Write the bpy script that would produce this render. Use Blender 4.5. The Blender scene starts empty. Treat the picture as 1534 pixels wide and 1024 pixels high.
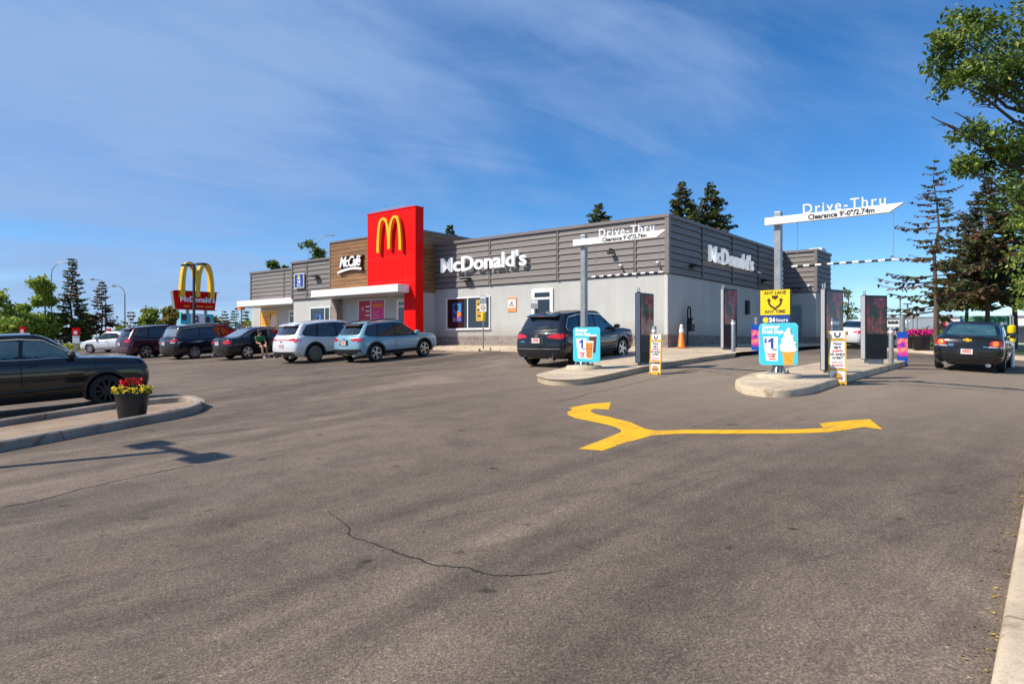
import bpy, bmesh, math, random
from mathutils import Vector, Matrix
from mathutils.bvhtree import BVHTree
rnd = random.Random(11)
S = bpy.context.scene
COL = S.collection
RAD = math.radians
F, CX, HZ, EYE = 1023.0, 767.0, 514.0, 1.92      # survey camera: focal, centre column, horizon row, eye height
PW, PH = 1534, 1024

def zg(x, y):
    """height of the lot: a gentle slope up to the restaurant, crowned along the drive"""
    dx = x - 6.0
    k = .044 if dx < 0 else .034
    a = -1.758 + .0525 * y - k * (math.sqrt(dx * dx + 9) - 3)
    c, q = -.12, 12.0
    a = max(a, -6)
    m = min(a, c)
    return m - math.log(math.exp(-q * (a - m)) + math.exp(-q * (c - m))) / q + EYE

def G(px, py, dz=0.0):
    """where a sight line meets the ground (or a sheet dz above it)"""
    D = 1.2
    while D < 400:
        x = (px - CX) / F * D
        if EYE - (py - HZ) / F * D <= zg(x, D) + dz:
            return Vector((x, D, zg(x, D) + dz))
        D += .015
    return Vector(((px - CX) / F * 400, 400, 1.8))

def W(px, py, D):
    return Vector(((px - CX) / F * D, D, EYE - (py - HZ) / F * D))

def at(px, D, dz=0.0):
    x = (px - CX) / F * D
    return Vector((x, D, zg(x, D) + dz))

def R3(ax, deg): return Matrix.Rotation(RAD(deg), 4, ax)
def TR(x, y, z): return Matrix.Translation((x, y, z))
FRONT = R3('X', 90)                       # text plane looking to local -Y
RIGHT = R3('Z', 90) @ R3('X', 90)         # text plane looking to local +X
ALONGX = R3('Y', 90) @ R3('Z', 90)       # profile given as (y, z), run along x
BACKX = R3('Z', -90) @ R3('X', 90)        # looking to local -X

class MB:
    """collects shapes, then links them as one mesh object"""
    def __init__(s): s.v = []; s.f = []; s.m = []; s.s = []; s.T = Matrix.Identity(4)
    def add(s, vs, fs, mi=0, sm=False, T=None):
        b = len(s.v); X = s.T if T is None else s.T @ T
        s.v += [X @ Vector(p) for p in vs]
        for f in fs: s.f.append([b + i for i in f]); s.m.append(mi); s.s.append(sm)
        return s
    def box(s, c, d, mi=0, T=None):
        x, y, z = c; a, b, h = d[0] / 2, d[1] / 2, d[2] / 2
        vs = [(x + i * a, y + j * b, z + k * h) for i in (-1, 1) for j in (-1, 1) for k in (-1, 1)]
        return s.add(vs, [(0, 1, 3, 2), (4, 6, 7, 5), (0, 4, 5, 1), (2, 3, 7, 6), (0, 2, 6, 4), (1, 5, 7, 3)], mi, False, T)
    def bx(s, x0, x1, y0, y1, z0, z1, mi=0, T=None):
        return s.box(((x0 + x1) / 2, (y0 + y1) / 2, (z0 + z1) / 2), (abs(x1 - x0), abs(y1 - y0), abs(z1 - z0)), mi, T)
    def prism(s, poly, z0, z1, mi=0, T=None, sm=False):
        """polygon in xy, counter clockwise, extruded in z"""
        A = sum(poly[i][0] * poly[(i + 1) % len(poly)][1] - poly[(i + 1) % len(poly)][0] * poly[i][1] for i in range(len(poly)))
        if A < 0: poly = poly[::-1]
        n = len(poly)
        vs = [(p[0], p[1], z0) for p in poly] + [(p[0], p[1], z1) for p in poly]
        fs = [list(range(n - 1, -1, -1)), list(range(n, 2 * n))] + [(i, (i + 1) % n, n + (i + 1) % n, n + i) for i in range(n)]
        return s.add(vs, fs, mi, sm, T)
    def tube(s, pts, r, n=8, mi=0, T=None, caps=True):
        pts = [Vector(p) for p in pts]; vs = []; fs = []
        for i, p in enumerate(pts):
            d = (pts[min(i + 1, len(pts) - 1)] - pts[max(i - 1, 0)])
            if d.length < 1e-9: d = Vector((0, 0, 1))
            d.normalize(); u = d.orthogonal() if abs(d.z) > .99 else d.cross(Vector((0, 0, 1)))
            if abs(d.z) > .99: u = Vector((1, 0, 0)) - d * d.x
            u.normalize(); w = d.cross(u)
            rr = r[i] if isinstance(r, (list, tuple)) else r
            vs += [p + u * math.cos(2 * math.pi * k / n) * rr + w * math.sin(2 * math.pi * k / n) * rr for k in range(n)]
        for i in range(len(pts) - 1):
            for k in range(n):
                a = i * n + k; b = i * n + (k + 1) % n
                fs.append((a, b, b + n, a + n))
        if caps: fs += [list(range(n - 1, -1, -1)), list(range((len(pts) - 1) * n, len(pts) * n))]
        return s.add(vs, fs, mi, n > 5, T)
    def lathe(s, prof, n=20, mi=0, T=None, sm=True):
        vs = []; fs = []
        for r, z in prof: vs += [(r * math.cos(2 * math.pi * k / n), r * math.sin(2 * math.pi * k / n), z) for k in range(n)]
        for i in range(len(prof) - 1):
            for k in range(n):
                a = i * n + k; b = i * n + (k + 1) % n
                fs.append((a, b, b + n, a + n))
        if prof[0][0] > 1e-4: fs.append(list(range(n - 1, -1, -1)))
        if prof[-1][0] > 1e-4: fs.append(list(range((len(prof) - 1) * n, len(prof) * n)))
        return s.add(vs, fs, mi, sm, T)
    def disc(s, r, T, th=.004, mi=0, n=24, ry=None):
        ry = ry or r
        return s.prism([(r * math.cos(2 * math.pi * k / n), ry * math.sin(2 * math.pi * k / n)) for k in range(n)], 0, th, mi, T)
    def txt(s, body, size, T, mi=0, ext=.004, off=0.0, shear=0.0, sp=1.0, align='CENTER', sx=1.0):
        cu = bpy.data.curves.new('t', 'FONT'); cu.body = body; cu.size = size; cu.extrude = ext; cu.offset = off
        cu.shear = shear; cu.space_character = sp; cu.align_x = align; cu.resolution_u = 3
        o = bpy.data.objects.new('t', cu); COL.objects.link(o)
        me = bpy.data.meshes.new_from_object(o.evaluated_get(bpy.context.evaluated_depsgraph_get()))
        s.add([(v.co.x * sx, v.co.y, v.co.z) for v in me.vertices], [list(p.vertices) for p in me.polygons], mi, False, T)
        bpy.data.objects.remove(o); bpy.data.curves.remove(cu); bpy.data.meshes.remove(me)
        return s
    def build(s, name, mats, parent=None, loc=None, bevel=0, mw=None):
        me = bpy.data.meshes.new(name)
        me.from_pydata([tuple(v) for v in s.v], [], s.f)
        for m in (mats if isinstance(mats, (list, tuple)) else [mats]): me.materials.append(m)
        me.polygons.foreach_set('material_index', s.m); me.polygons.foreach_set('use_smooth', s.s)
        me.update()
        if any(s.s): me.set_sharp_from_angle(angle=RAD(42))
        o = bpy.data.objects.new(name, me); COL.objects.link(o)
        if parent: o.parent = parent
        if loc is not None: o.location = loc
        if mw is not None: o.matrix_world = mw
        if bevel:
            b = o.modifiers.new('bevel', 'BEVEL'); b.width = bevel; b.segments = 2; b.limit_method = 'ANGLE'; b.angle_limit = RAD(50)
        return o

def thing(name, label, cat, loc=(0, 0, 0), rz=0.0, group=None, mw=None):
    o = bpy.data.objects.new(name, None); COL.objects.link(o); o.empty_display_size = .2
    o.location = loc; o.rotation_euler = (0, 0, RAD(rz))
    if mw is not None: o.matrix_world = mw
    return tag(o, label, cat, group)
def tag(o, label, cat, group=None):
    o['label'] = label; o['category'] = cat
    if group: o['group'] = group
    return o
def struct(o): o['kind'] = 'structure'; return o
def stuff(o): o['kind'] = 'stuff'; return o
def empty(name, parent, loc=(0, 0, 0), rz=0):
    o = bpy.data.objects.new(name, None); COL.objects.link(o); o.parent = parent; o.location = loc; o.rotation_euler = (0, 0, RAD(rz)); o.empty_display_size = .1
    return o
def copy_tree(o, parent=None):
    c = o.copy(); COL.objects.link(c)
    if parent: c.parent = parent
    for ch in list(o.children): copy_tree(ch, c)
    return c

# ------------------------------------------------------------------ materials
MATS = {}
def mat(name, col, rough=.6, metal=0.0, var=.12, scale=6.0, bump=0.0, bscale=60.0, coat=0.0, emit=0.0, stretch=None, spec=.5):
    if name in MATS: return MATS[name]
    m = bpy.data.materials.new(name); m.use_nodes = True; MATS[name] = m
    N = m.node_tree.nodes; L = m.node_tree.links; b = N['Principled BSDF']
    tc = N.new('ShaderNodeTexCoord'); src = tc.outputs['Object']
    if stretch:
        mp = N.new('ShaderNodeMapping'); mp.inputs['Scale'].default_value = stretch; L.new(src, mp.inputs['Vector']); src = mp.outputs['Vector']
    nz = N.new('ShaderNodeTexNoise'); nz.inputs['Scale'].default_value = scale; nz.inputs['Detail'].default_value = 6; nz.inputs['Roughness'].default_value = .6
    L.new(src, nz.inputs['Vector'])
    mr = N.new('ShaderNodeMapRange'); mr.inputs['From Min'].default_value = .25; mr.inputs['From Max'].default_value = .75
    mr.inputs['To Min'].default_value = 1 - var; mr.inputs['To Max'].default_value = 1 + var
    L.new(nz.outputs['Fac'], mr.inputs['Value'])
    mx = N.new('ShaderNodeMix'); mx.data_type = 'RGBA'; mx.blend_type = 'MULTIPLY'; mx.inputs['Factor'].default_value = 1
    mx.inputs[6].default_value = (*col, 1); L.new(mr.outputs['Result'], mx.inputs[7])
    L.new(mx.outputs[2], b.inputs['Base Color'])
    b.inputs['Roughness'].default_value = rough; b.inputs['Metallic'].default_value = metal; b.inputs['Coat Weight'].default_value = coat
    b.inputs['Coat Roughness'].default_value = .04; b.inputs['Specular IOR Level'].default_value = spec
    if emit: L.new(mx.outputs[2], b.inputs['Emission Color']); b.inputs['Emission Strength'].default_value = emit
    if bump:
        n2 = N.new('ShaderNodeTexNoise'); n2.inputs['Scale'].default_value = bscale; n2.inputs['Detail'].default_value = 4; L.new(src, n2.inputs['Vector'])
        bp = N.new('ShaderNodeBump'); bp.inputs['Strength'].default_value = bump; bp.inputs['Distance'].default_value = .02
        L.new(n2.outputs['Fac'], bp.inputs['Height']); L.new(bp.outputs['Normal'], b.inputs['Normal'])
    return m

def node_mat(name):
    m = bpy.data.materials.new(name); m.use_nodes = True; MATS[name] = m
    N = m.node_tree.nodes; return m, N, m.node_tree.links, N['Principled BSDF']
def noise(N, L, src, scale, detail=5, rough=.6, stretch=None, rot=0, dist=0):
    if stretch:
        mp = N.new('ShaderNodeMapping'); mp.inputs['Scale'].default_value = stretch; mp.inputs['Rotation'].default_value = (0, 0, rot)
        mp.vector_type = 'TEXTURE'
        mp.inputs['Scale'].default_value = tuple(1 / k for k in stretch)
        L.new(src, mp.inputs['Vector']); src = mp.outputs['Vector']
    n = N.new('ShaderNodeTexNoise'); n.inputs['Scale'].default_value = scale; n.inputs['Detail'].default_value = detail
    n.inputs['Roughness'].default_value = rough; n.inputs['Distortion'].default_value = dist; L.new(src, n.inputs['Vector']); return n.outputs['Fac']
def ramp(N, L, src, stops):
    r = N.new('ShaderNodeValToRGB'); e = r.color_ramp.elements
    while len(e) < len(stops): e.new(.5)
    for q, (p, c) in zip(e, stops): q.position = p; q.color = (*c, 1) if len(c) == 3 else c
    L.new(src, r.inputs['Fac']); return r.outputs['Color']
def mixc(N, L, a, b, fac, mode='MIX'):
    m = N.new('ShaderNodeMix'); m.data_type = 'RGBA'; m.blend_type = mode
    for i, x in ((6, a), (7, b), (0, fac)):
        if hasattr(x, 'links') or hasattr(x, 'is_linked'): L.new(x, m.inputs[i])
        elif i: m.inputs[i].default_value = (*x, 1)
        else: m.inputs[0].default_value = x
    return m.outputs[2]

def asphalt_mat():
    m, N, L, b = node_mat('asphalt')
    g = N.new('ShaderNodeTexCoord').outputs['Object']
    big = noise(N, L, g, .16, 5, .6, (.45, 1.5, 1), RAD(51), 1.2)
    streak = noise(N, L, g, .42, 6, .62, (.16, 1.6, 1), RAD(42), 1.5)
    mid = noise(N, L, g, 1.7, 6, .7)
    fine = noise(N, L, g, 55, 3, .7)
    c = ramp(N, L, big, [(.35, (.106, .084, .066)), (.5, (.164, .130, .103)), (.65, (.245, .191, .148))])
    c = mixc(N, L, c, ramp(N, L, streak, [(.34, (.76, .76, .77)), (.50, (1, 1, 1)), (.66, (1.12, 1.10, 1.07))]), 1, 'MULTIPLY')
    c = mixc(N, L, c, ramp(N, L, mid, [(.3, (.74, .74, .76)), (.55, (1.02, 1.02, 1.01)), (.75, (1.14, 1.12, 1.1))]), 1, 'MULTIPLY')
    tyre = noise(N, L, g, .9, 3, .5, (.07, 2.2, 1), RAD(24), 2.5)
    c = mixc(N, L, c, ramp(N, L, tyre, [(.28, (.78, .78, .79)), (.42, (1, 1, 1))]), 1, 'MULTIPLY')
    c = mixc(N, L, c, ramp(N, L, fine, [(.3, (.50, .49, .48)), (.5, (1, 1, 1)), (.72, (1.65, 1.6, 1.5))]), 1, 'MULTIPLY')
    vo = N.new('ShaderNodeTexVoronoi'); vo.inputs['Scale'].default_value = 85; L.new(g, vo.inputs['Vector'])
    c = mixc(N, L, c, ramp(N, L, vo.outputs['Color'], [(.25, (.72, .7, .68)), (.6, (1, 1, 1)), (.86, (1.25, 1.2, 1.15)), (.95, (2.1, 2.0, 1.85))]), .8, 'MULTIPLY')
    spots = noise(N, L, g, 3.1, 2, .4)
    c = mixc(N, L, c, ramp(N, L, spots, [(.22, (.3, .3, .3)), (.29, (1, 1, 1))]), 1, 'MULTIPLY')
    # pale dust trodden and blown off the islands
    vd = N.new('ShaderNodeVectorMath'); vd.operation = 'DISTANCE'; L.new(g, vd.inputs[0]); vd.inputs[1].default_value = (9, 18.5, 1)
    du = N.new('ShaderNodeMath'); du.operation = 'MULTIPLY_ADD'; L.new(big, du.inputs[0]); du.inputs[1].default_value = 14; L.new(vd.outputs['Value'], du.inputs[2])
    dr = N.new('ShaderNodeMapRange'); dr.interpolation_type = 'SMOOTHSTEP'; L.new(du.outputs[0], dr.inputs['Value']); dr.inputs['From Min'].default_value = 10; dr.inputs['From Max'].default_value = 20; dr.inputs['To Min'].default_value = .45; dr.inputs['To Max'].default_value = 0
    c = mixc(N, L, c, (.36, .285, .205), dr.outputs[0])
    L.new(c, b.inputs['Base Color']); b.inputs['Roughness'].default_value = .82; b.inputs['Specular IOR Level'].default_value = .3
    bp = N.new('ShaderNodeBump'); bp.inputs['Strength'].default_value = .55; bp.inputs['Distance'].default_value = .006
    L.new(vo.outputs['Distance'], bp.inputs['Height']); L.new(bp.outputs['Normal'], b.inputs['Normal'])
    return m
def concrete_mat(name, c0, c1, c2, crack=.75):
    m, N, L, b = node_mat(name)
    g = N.new('ShaderNodeTexCoord').outputs['Object']
    a = noise(N, L, g, .9, 7, .65); d = noise(N, L, g, 7, 5, .7); e = noise(N, L, g, 70, 2, .6)
    c = ramp(N, L, a, [(.3, c0), (.5, c1), (.7, c2)])
    c = mixc(N, L, c, ramp(N, L, d, [(.25, (.62, .6, .58)), (.45, (1, 1, 1)), (.8, (1.1, 1.1, 1.08))]), .8, 'MULTIPLY')
    c = mixc(N, L, c, ramp(N, L, e, [(.3, (.75, .75, .75)), (.6, (1.08, 1.08, 1.08))]), .7, 'MULTIPLY')
    vc = N.new('ShaderNodeTexVoronoi'); vc.feature = 'DISTANCE_TO_EDGE'; vc.inputs['Scale'].default_value = .42; mpv = N.new('ShaderNodeMix'); mpv.data_type = 'VECTOR'; mpv.inputs[0].default_value = .12
    L.new(g, mpv.inputs[4]); nzv = N.new('ShaderNodeTexNoise'); nzv.inputs['Scale'].default_value = 2.5; nzv.inputs['Detail'].default_value = 5; L.new(g, nzv.inputs['Vector']); L.new(nzv.outputs['Color'], mpv.inputs[5]); L.new(mpv.outputs[1], vc.inputs['Vector'])
    c = mixc(N, L, c, ramp(N, L, vc.outputs['Distance'], [(.002, (.4, .37, .35)), (.008, (1, 1, 1))]), crack, 'MULTIPLY')
    st = noise(N, L, g, 2.3, 5, .7); c = mixc(N, L, c, ramp(N, L, st, [(.28, (.5, .48, .46)), (.42, (1, 1, 1))]), .8, 'MULTIPLY')
    L.new(c, b.inputs['Base Color']); b.inputs['Roughness'].default_value = .85; b.inputs['Specular IOR Level'].default_value = .25
    bp = N.new('ShaderNodeBump'); bp.inputs['Strength'].default_value = .4; bp.inputs['Distance'].default_value = .01
    L.new(d, bp.inputs['Height']); L.new(bp.outputs['Normal'], b.inputs['Normal'])
    return m
def brick_mat(name, c1, c2, mortar, sx, sz):
    """large blocks; works on vertical faces whatever way they look"""
    m, N, L, b = node_mat(name)
    tc = N.new('ShaderNodeTexCoord'); sp = N.new('ShaderNodeSeparateXYZ'); L.new(tc.outputs['Object'], sp.inputs[0])
    ad = N.new('ShaderNodeMath'); L.new(sp.outputs[0], ad.inputs[0]); L.new(sp.outputs[1], ad.inputs[1])
    cb = N.new('ShaderNodeCombineXYZ'); L.new(ad.outputs[0], cb.inputs[0]); L.new(sp.outputs[2], cb.inputs[1])
    br = N.new('ShaderNodeTexBrick'); L.new(cb.outputs[0], br.inputs['Vector'])
    br.inputs['Scale'].default_value = 1; br.inputs['Brick Width'].default_value = sx; br.inputs['Row Height'].default_value = sz
    br.inputs['Mortar Size'].default_value = .008; br.inputs['Color1'].default_value = (*c1, 1); br.inputs['Color2'].default_value = (*c2, 1); br.inputs['Mortar'].default_value = (*mortar, 1)
    n = noise(N, L, tc.outputs['Object'], 9, 5, .7)
    c = mixc(N, L, br.outputs['Color'], ramp(N, L, n, [(.3, (.7, .7, .7)), (.7, (1.2, 1.2, 1.2))]), 1, 'MULTIPLY')
    L.new(c, b.inputs['Base Color']); b.inputs['Roughness'].default_value = .85
    bp = N.new('ShaderNodeBump'); bp.inputs['Strength'].default_value = .5; bp.inputs['Distance'].default_value = .01
    L.new(br.outputs['Fac'], bp.inputs['Height']); bp.invert = True; L.new(bp.outputs['Normal'], b.inputs['Normal'])
    return m
def panel_wall_mat(name, col):
    """painted metal wall with fine vertical ribs and faint weathering"""
    m, N, L, b = node_mat(name)
    tc = N.new('ShaderNodeTexCoord'); sp = N.new('ShaderNodeSeparateXYZ'); L.new(tc.outputs['Object'], sp.inputs[0])
    ad = N.new('ShaderNodeMath'); L.new(sp.outputs[0], ad.inputs[0]); L.new(sp.outputs[1], ad.inputs[1])
    cb = N.new('ShaderNodeCombineXYZ'); L.new(ad.outputs[0], cb.inputs[0])
    wv = N.new('ShaderNodeTexWave'); wv.inputs['Scale'].default_value = 1.3; L.new(cb.outputs[0], wv.inputs['Vector'])
    n = noise(N, L, tc.outputs['Object'], 1.2, 6, .65, (1, 1, .35)); n2 = noise(N, L, tc.outputs['Object'], 25, 3, .6)
    c = ramp(N, L, n, [(.3, tuple(k * .86 for k in col)), (.6, col), (.8, tuple(min(1, k * 1.06) for k in col))])
    c = mixc(N, L, c, ramp(N, L, wv.outputs['Fac'], [(.0, (.94, .94, .94)), (.12, (1, 1, 1))]), .5, 'MULTIPLY')
    spz = N.new('ShaderNodeMapRange'); L.new(sp.outputs[2], spz.inputs['Value']); spz.inputs['From Min'].default_value = .4; spz.inputs['From Max'].default_value = 1.1; spz.inputs['To Min'].default_value = 1; spz.inputs['To Max'].default_value = 0
    dn = noise(N, L, tc.outputs['Object'], 5, 5, .7, (1, 1, .3)); dm_ = N.new('ShaderNodeMath'); dm_.operation = 'MULTIPLY'; L.new(dn, dm_.inputs[0]); L.new(spz.outputs[0], dm_.inputs[1])
    c = mixc(N, L, c, (.26, .23, .19), dm_.outputs[0])
    c = mixc(N, L, c, ramp(N, L, n2, [(.3, (.94, .94, .94)), (.7, (1.03, 1.03, 1.03))]), 1, 'MULTIPLY')
    L.new(c, b.inputs['Base Color']); b.inputs['Roughness'].default_value = .5
    bp = N.new('ShaderNodeBump'); bp.inputs['Strength'].default_value = .08; bp.inputs['Distance'].default_value = .01
    L.new(wv.outputs['Fac'], bp.inputs['Height']); L.new(bp.outputs['Normal'], b.inputs['Normal'])
    return m
def wood_mat():
    m, N, L, b = node_mat('wood_cladding')
    g = N.new('ShaderNodeTexCoord').outputs['Object']
    gr = noise(N, L, g, 3.2, 6, .65, (.5, .5, 9)); pl = noise(N, L, g, 1.0, 2, .5, (.6, .6, 4))
    c = ramp(N, L, gr, [(.3, (.16, .075, .028)), (.55, (.28, .145, .058)), (.75, (.38, .215, .095))])
    c = mixc(N, L, c, ramp(N, L, pl, [(.3, (.75, .72, .7)), (.7, (1.2, 1.18, 1.12))]), 1, 'MULTIPLY')
    L.new(c, b.inputs['Base Color']); b.inputs['Roughness'].default_value = .5
    return m
def screen_mat():
    m, N, L, b = node_mat('menu_screen')
    g = N.new('ShaderNodeTexCoord').outputs['Object']
    a = noise(N, L, g, 1.9, 5, .55, (1.3, 1, 1.5), 0, .3); d = noise(N, L, g, 3.2, 4, .6, (2.4, 1, .5), 0, .2)
    c = ramp(N, L, a, [(.40, (.006, .005, .009)), (.48, (.04, .010, .022)), (.55, (.22, .02, .035)), (.60, (.05, .014, .035)), (.68, (.34, .08, .11))])
    c = mixc(N, L, c, ramp(N, L, d, [(.35, (.12, .1, .14)), (.6, (1, 1, 1))]), 1, 'MULTIPLY')
    L.new(c, b.inputs['Base Color']); b.inputs['Roughness'].default_value = .08
    L.new(c, b.inputs['Emission Color']); b.inputs['Emission Strength'].default_value = .6
    return m
def leaf_mat(name, c0, c1, c2):
    m, N, L, b = node_mat(name)
    g = N.new('ShaderNodeTexCoord').outputs['Object']
    a = noise(N, L, g, 1.1, 3, .6); d = noise(N, L, g, 14, 2, .6)
    c = ramp(N, L, a, [(.3, c0), (.52, c1), (.72, c2)])
    c = mixc(N, L, c, ramp(N, L, d, [(.3, (.6, .6, .6)), (.7, (1.35, 1.35, 1.3))]), 1, 'MULTIPLY')
    L.new(c, b.inputs['Base Color']); b.inputs['Roughness'].default_value = .55
    tr = N.new('ShaderNodeBsdfTranslucent'); L.new(c, tr.inputs['Color'])
    mx = N.new('ShaderNodeMixShader'); mx.inputs[0].default_value = .36
    L.new(b.outputs[0], mx.inputs[1]); L.new(tr.outputs[0], mx.inputs[2]); L.new(mx.outputs[0], N['Material Output'].inputs['Surface'])
    return m

m_asph = asphalt_mat()
m_conc = concrete_mat('pale_concrete', (.41, .325, .235), (.53, .425, .305), (.62, .51, .38))
m_conc_old = concrete_mat('worn_concrete', (.19, .15, .125), (.29, .24, .20), (.39, .325, .265))
m_dirt = concrete_mat('dry_soil', (.19, .13, .09), (.30, .22, .16), (.38, .29, .21), 0.0)
m_brick = brick_mat('block_base', (.20, .165, .145), (.29, .245, .215), (.36, .33, .30), .44, .22)
m_wall = panel_wall_mat('grey_wall', (.50, .505, .48))
m_wood = wood_mat()
m_siding = mat('siding_brown_grey', (.198, .177, .165), .5, var=.12, scale=2.2, stretch=(.5, .5, 8))
m_siding_gap = mat('siding_gap', (.035, .032, .033), .7)
m_coping = mat('coping_grey', (.20, .175, .17), .45, .2)
m_white = mat('white_paint', (.80, .79, .76), .45, var=.05, scale=3)
m_white_sign = mat('white_sign', (.86, .86, .85), .4, var=.03)
m_letter_glow = mat('white_letter_glow', (.86, .87, .88), .4, var=.02, emit=.28)  # faint glow added so the word on the shaded wall reads white
m_red = mat('red_panel', (.80, .004, .003), .5, var=.05, scale=1.4, spec=.12)
m_seam = mat('panel_seam', (.22, .004, .004), .6)
m_yellow = mat('golden_yellow', (.80, .46, .012), .38, var=.05)
m_yel_sign = mat('sign_yellow', (.86, .62, .005), .4, var=.04)
m_black = mat('black_plastic', (.012, .012, .013), .45, var=.2)
m_matte = mat('matte_black', (.006, .006, .006), .9)
m_ink = mat('black_print', (.015, .015, .018), .6)
m_steel = mat('galvanised_steel', (.33, .345, .35), .42, .55, var=.22, scale=5)
m_grey = mat('grey_metal', (.30, .32, .33), .45, .3, var=.1)
m_dgrey = mat('dark_cabinet', (.022, .022, .026), .35, var=.2)
m_lgrey = mat('light_cabinet', (.42, .43, .45), .4, .2, var=.08)
m_chrome = mat('chrome', (.72, .73, .74), .14, 1.0, var=.04)
m_glass = mat('window_glass', (.012, .016, .019), .04, 0, var=.1, coat=1.0, spec=.8)
m_autoglass = mat('tinted_car_glass', (.010, .014, .016), .03, 0, var=.1, coat=1.0, spec=.7)
m_tealreflect = mat('teal_reflection_glass', (.05, .115, .12), .03, 0, var=.5, scale=3.5, coat=1.0, spec=.8)  # teal tint and blotches put reflections into the pane colour
m_screen = screen_mat()
m_blue = mat('sign_blue', (.008, .055, .26), .4)
m_cyan = mat('sign_cyan', (.05, .52, .66), .4, var=.1, scale=2.5)
m_dblue = mat('print_blue', (.01, .06, .32), .5)
m_orange = mat('orange_plastic', (.82, .20, .01), .45, var=.08)
def worn_paint(name, col, lo, hi):
    m, N, L, b = node_mat(name); g = N.new('ShaderNodeTexCoord').outputs['Object']
    n1 = noise(N, L, g, 34, 4, .75); n2 = noise(N, L, g, 1.6, 4, .6); n3 = noise(N, L, g, 5, 4, .6, (.3, 1.6, 1), RAD(40))
    s_ = N.new('ShaderNodeMath'); s_.operation = 'MULTIPLY_ADD'; L.new(n2, s_.inputs[0]); s_.inputs[1].default_value = .55; L.new(n1, s_.inputs[2])
    c = ramp(N, L, n3, [(.3, tuple(k * .72 for k in col)), (.5, col), (.75, tuple(min(1, k * 1.12) for k in col))])
    c = mixc(N, L, (.13, .10, .075), c, ramp(N, L, s_.outputs[0], [(lo, (0, 0, 0)), (hi, (1, 1, 1))]))
    L.new(c, b.inputs['Base Color']); b.inputs['Roughness'].default_value = .75; b.inputs['Specular IOR Level'].default_value = .3; return m
m_paint_y = worn_paint('road_yellow', (.80, .42, .012), .60, .70)
m_paint_w = worn_paint('road_white', (.60, .56, .50), .68, .84)
m_pink = mat('print_pink', (.70, .03, .22), .5, var=.12)
m_printred = mat('print_red', (.62, .02, .02), .5)
m_cream = mat('print_cream', (.80, .70, .52), .5)
m_tan = mat('print_tan', (.62, .30, .08), .5)
m_tyre = mat('tyre_rubber', (.014, .014, .014), .8, var=.2)
m_rim = mat('alloy_silver', (.52, .53, .54), .28, .9, var=.06)
m_rimblk = mat('alloy_black', (.02, .02, .021), .3, .5)
m_tail = mat('tail_lamp_red', (.50, .008, .010), .12, coat=1, emit=.15)
m_amber = mat('lamp_amber', (.85, .22, .02), .15, coat=1, emit=.2)
m_lens = mat('clear_lens', (.62, .66, .68), .08, .3, coat=1)
m_plate = mat('number_plate', (.74, .74, .72), .5)
m_bark = mat('bark', (.105, .075, .055), .9, var=.35, scale=7, bump=.6, bscale=18, stretch=(1, 1, .3))
m_bark_pale = mat('pale_bark', (.20, .155, .12), .9, var=.35, scale=7, bump=.6, bscale=18)
m_leaf = leaf_mat('leaf_green', (.035, .08, .012), (.10, .17, .026), (.20, .26, .045))
m_leaf_l = leaf_mat('leaf_light', (.12, .19, .025), (.25, .34, .05), (.40, .45, .09))
m_leaf_y = leaf_mat('leaf_autumn', (.12, .10, .02), (.23, .15, .03), (.30, .17, .06))
m_leaf_b = leaf_mat('leaf_bright', (.17, .25, .03), (.33, .42, .06), (.50, .54, .11))
m_need = leaf_mat('needles', (.045, .08, .026), (.10, .14, .042), (.19, .20, .065))
m_need_b = leaf_mat('dry_needles', (.11, .05, .028), (.20, .10, .05), (.29, .17, .09))
m_grass = leaf_mat('lawn', (.12, .14, .02), (.26, .27, .04), (.40, .36, .08))
m_skin = mat('skin', (.55, .29, .19), .5, var=.08)
m_green = mat('green_cloth', (.02, .22, .07), .8)
m_hair = mat('dark_hair', (.02, .013, .01), .7)
# ------------------------------------------------------------------ sky, sun, camera
SUN_AZ = Vector((.955, .295, 0)).normalized(); SUN_EL = 43.0
w = bpy.data.worlds.new('World'); S.world = w; w.use_nodes = True
N = w.node_tree.nodes; L = w.node_tree.links; bg = N['Background']
sky = N.new('ShaderNodeTexSky'); sky.sky_type = 'NISHITA'; sky.sun_disc = False; sky.sun_elevation = RAD(SUN_EL)
sky.sun_rotation = math.atan2(-SUN_AZ.x, -SUN_AZ.y); sky.air_density = 1.0; sky.dust_density = .1; sky.ozone_density = 3.0; sky.altitude = 2600
d = N.new('ShaderNodeTexCoord').outputs['Generated']
sep = N.new('ShaderNodeSeparateXYZ'); L.new(d, sep.inputs[0])
hs = N.new('ShaderNodeHueSaturation'); hs.inputs['Saturation'].default_value = 1.30; hs.inputs['Value'].default_value = .90; hs.inputs['Hue'].default_value = .502; L.new(sky.outputs[0], hs.inputs['Color'])
def mth(op, a, b=None):
    n = N.new('ShaderNodeMath'); n.operation = op
    for i, x in ((0, a), (1, b)):
        if x is None: continue
        if isinstance(x, (int, float)): n.inputs[i].default_value = x
        else: L.new(x, n.inputs[i])
    return n.outputs[0]
zz = mth('ADD', mth('MAXIMUM', sep.outputs[2], 0), .22)
cb = N.new('ShaderNodeCombineXYZ'); L.new(mth('DIVIDE', sep.outputs[0], zz), cb.inputs[0]); L.new(mth('DIVIDE', sep.outputs[1], zz), cb.inputs[1])
c1 = noise(N, L, cb.outputs[0], .62, 5, .52, (.8, 1.35, 1), RAD(30), .5)
c2 = noise(N, L, cb.outputs[0], 2.4, 8, .62, (.6, 1.6, 1), RAD(30), .8)
cs = mth('ADD', mth('MULTIPLY', c1, .80), mth('MULTIPLY', c2, .20))
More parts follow.
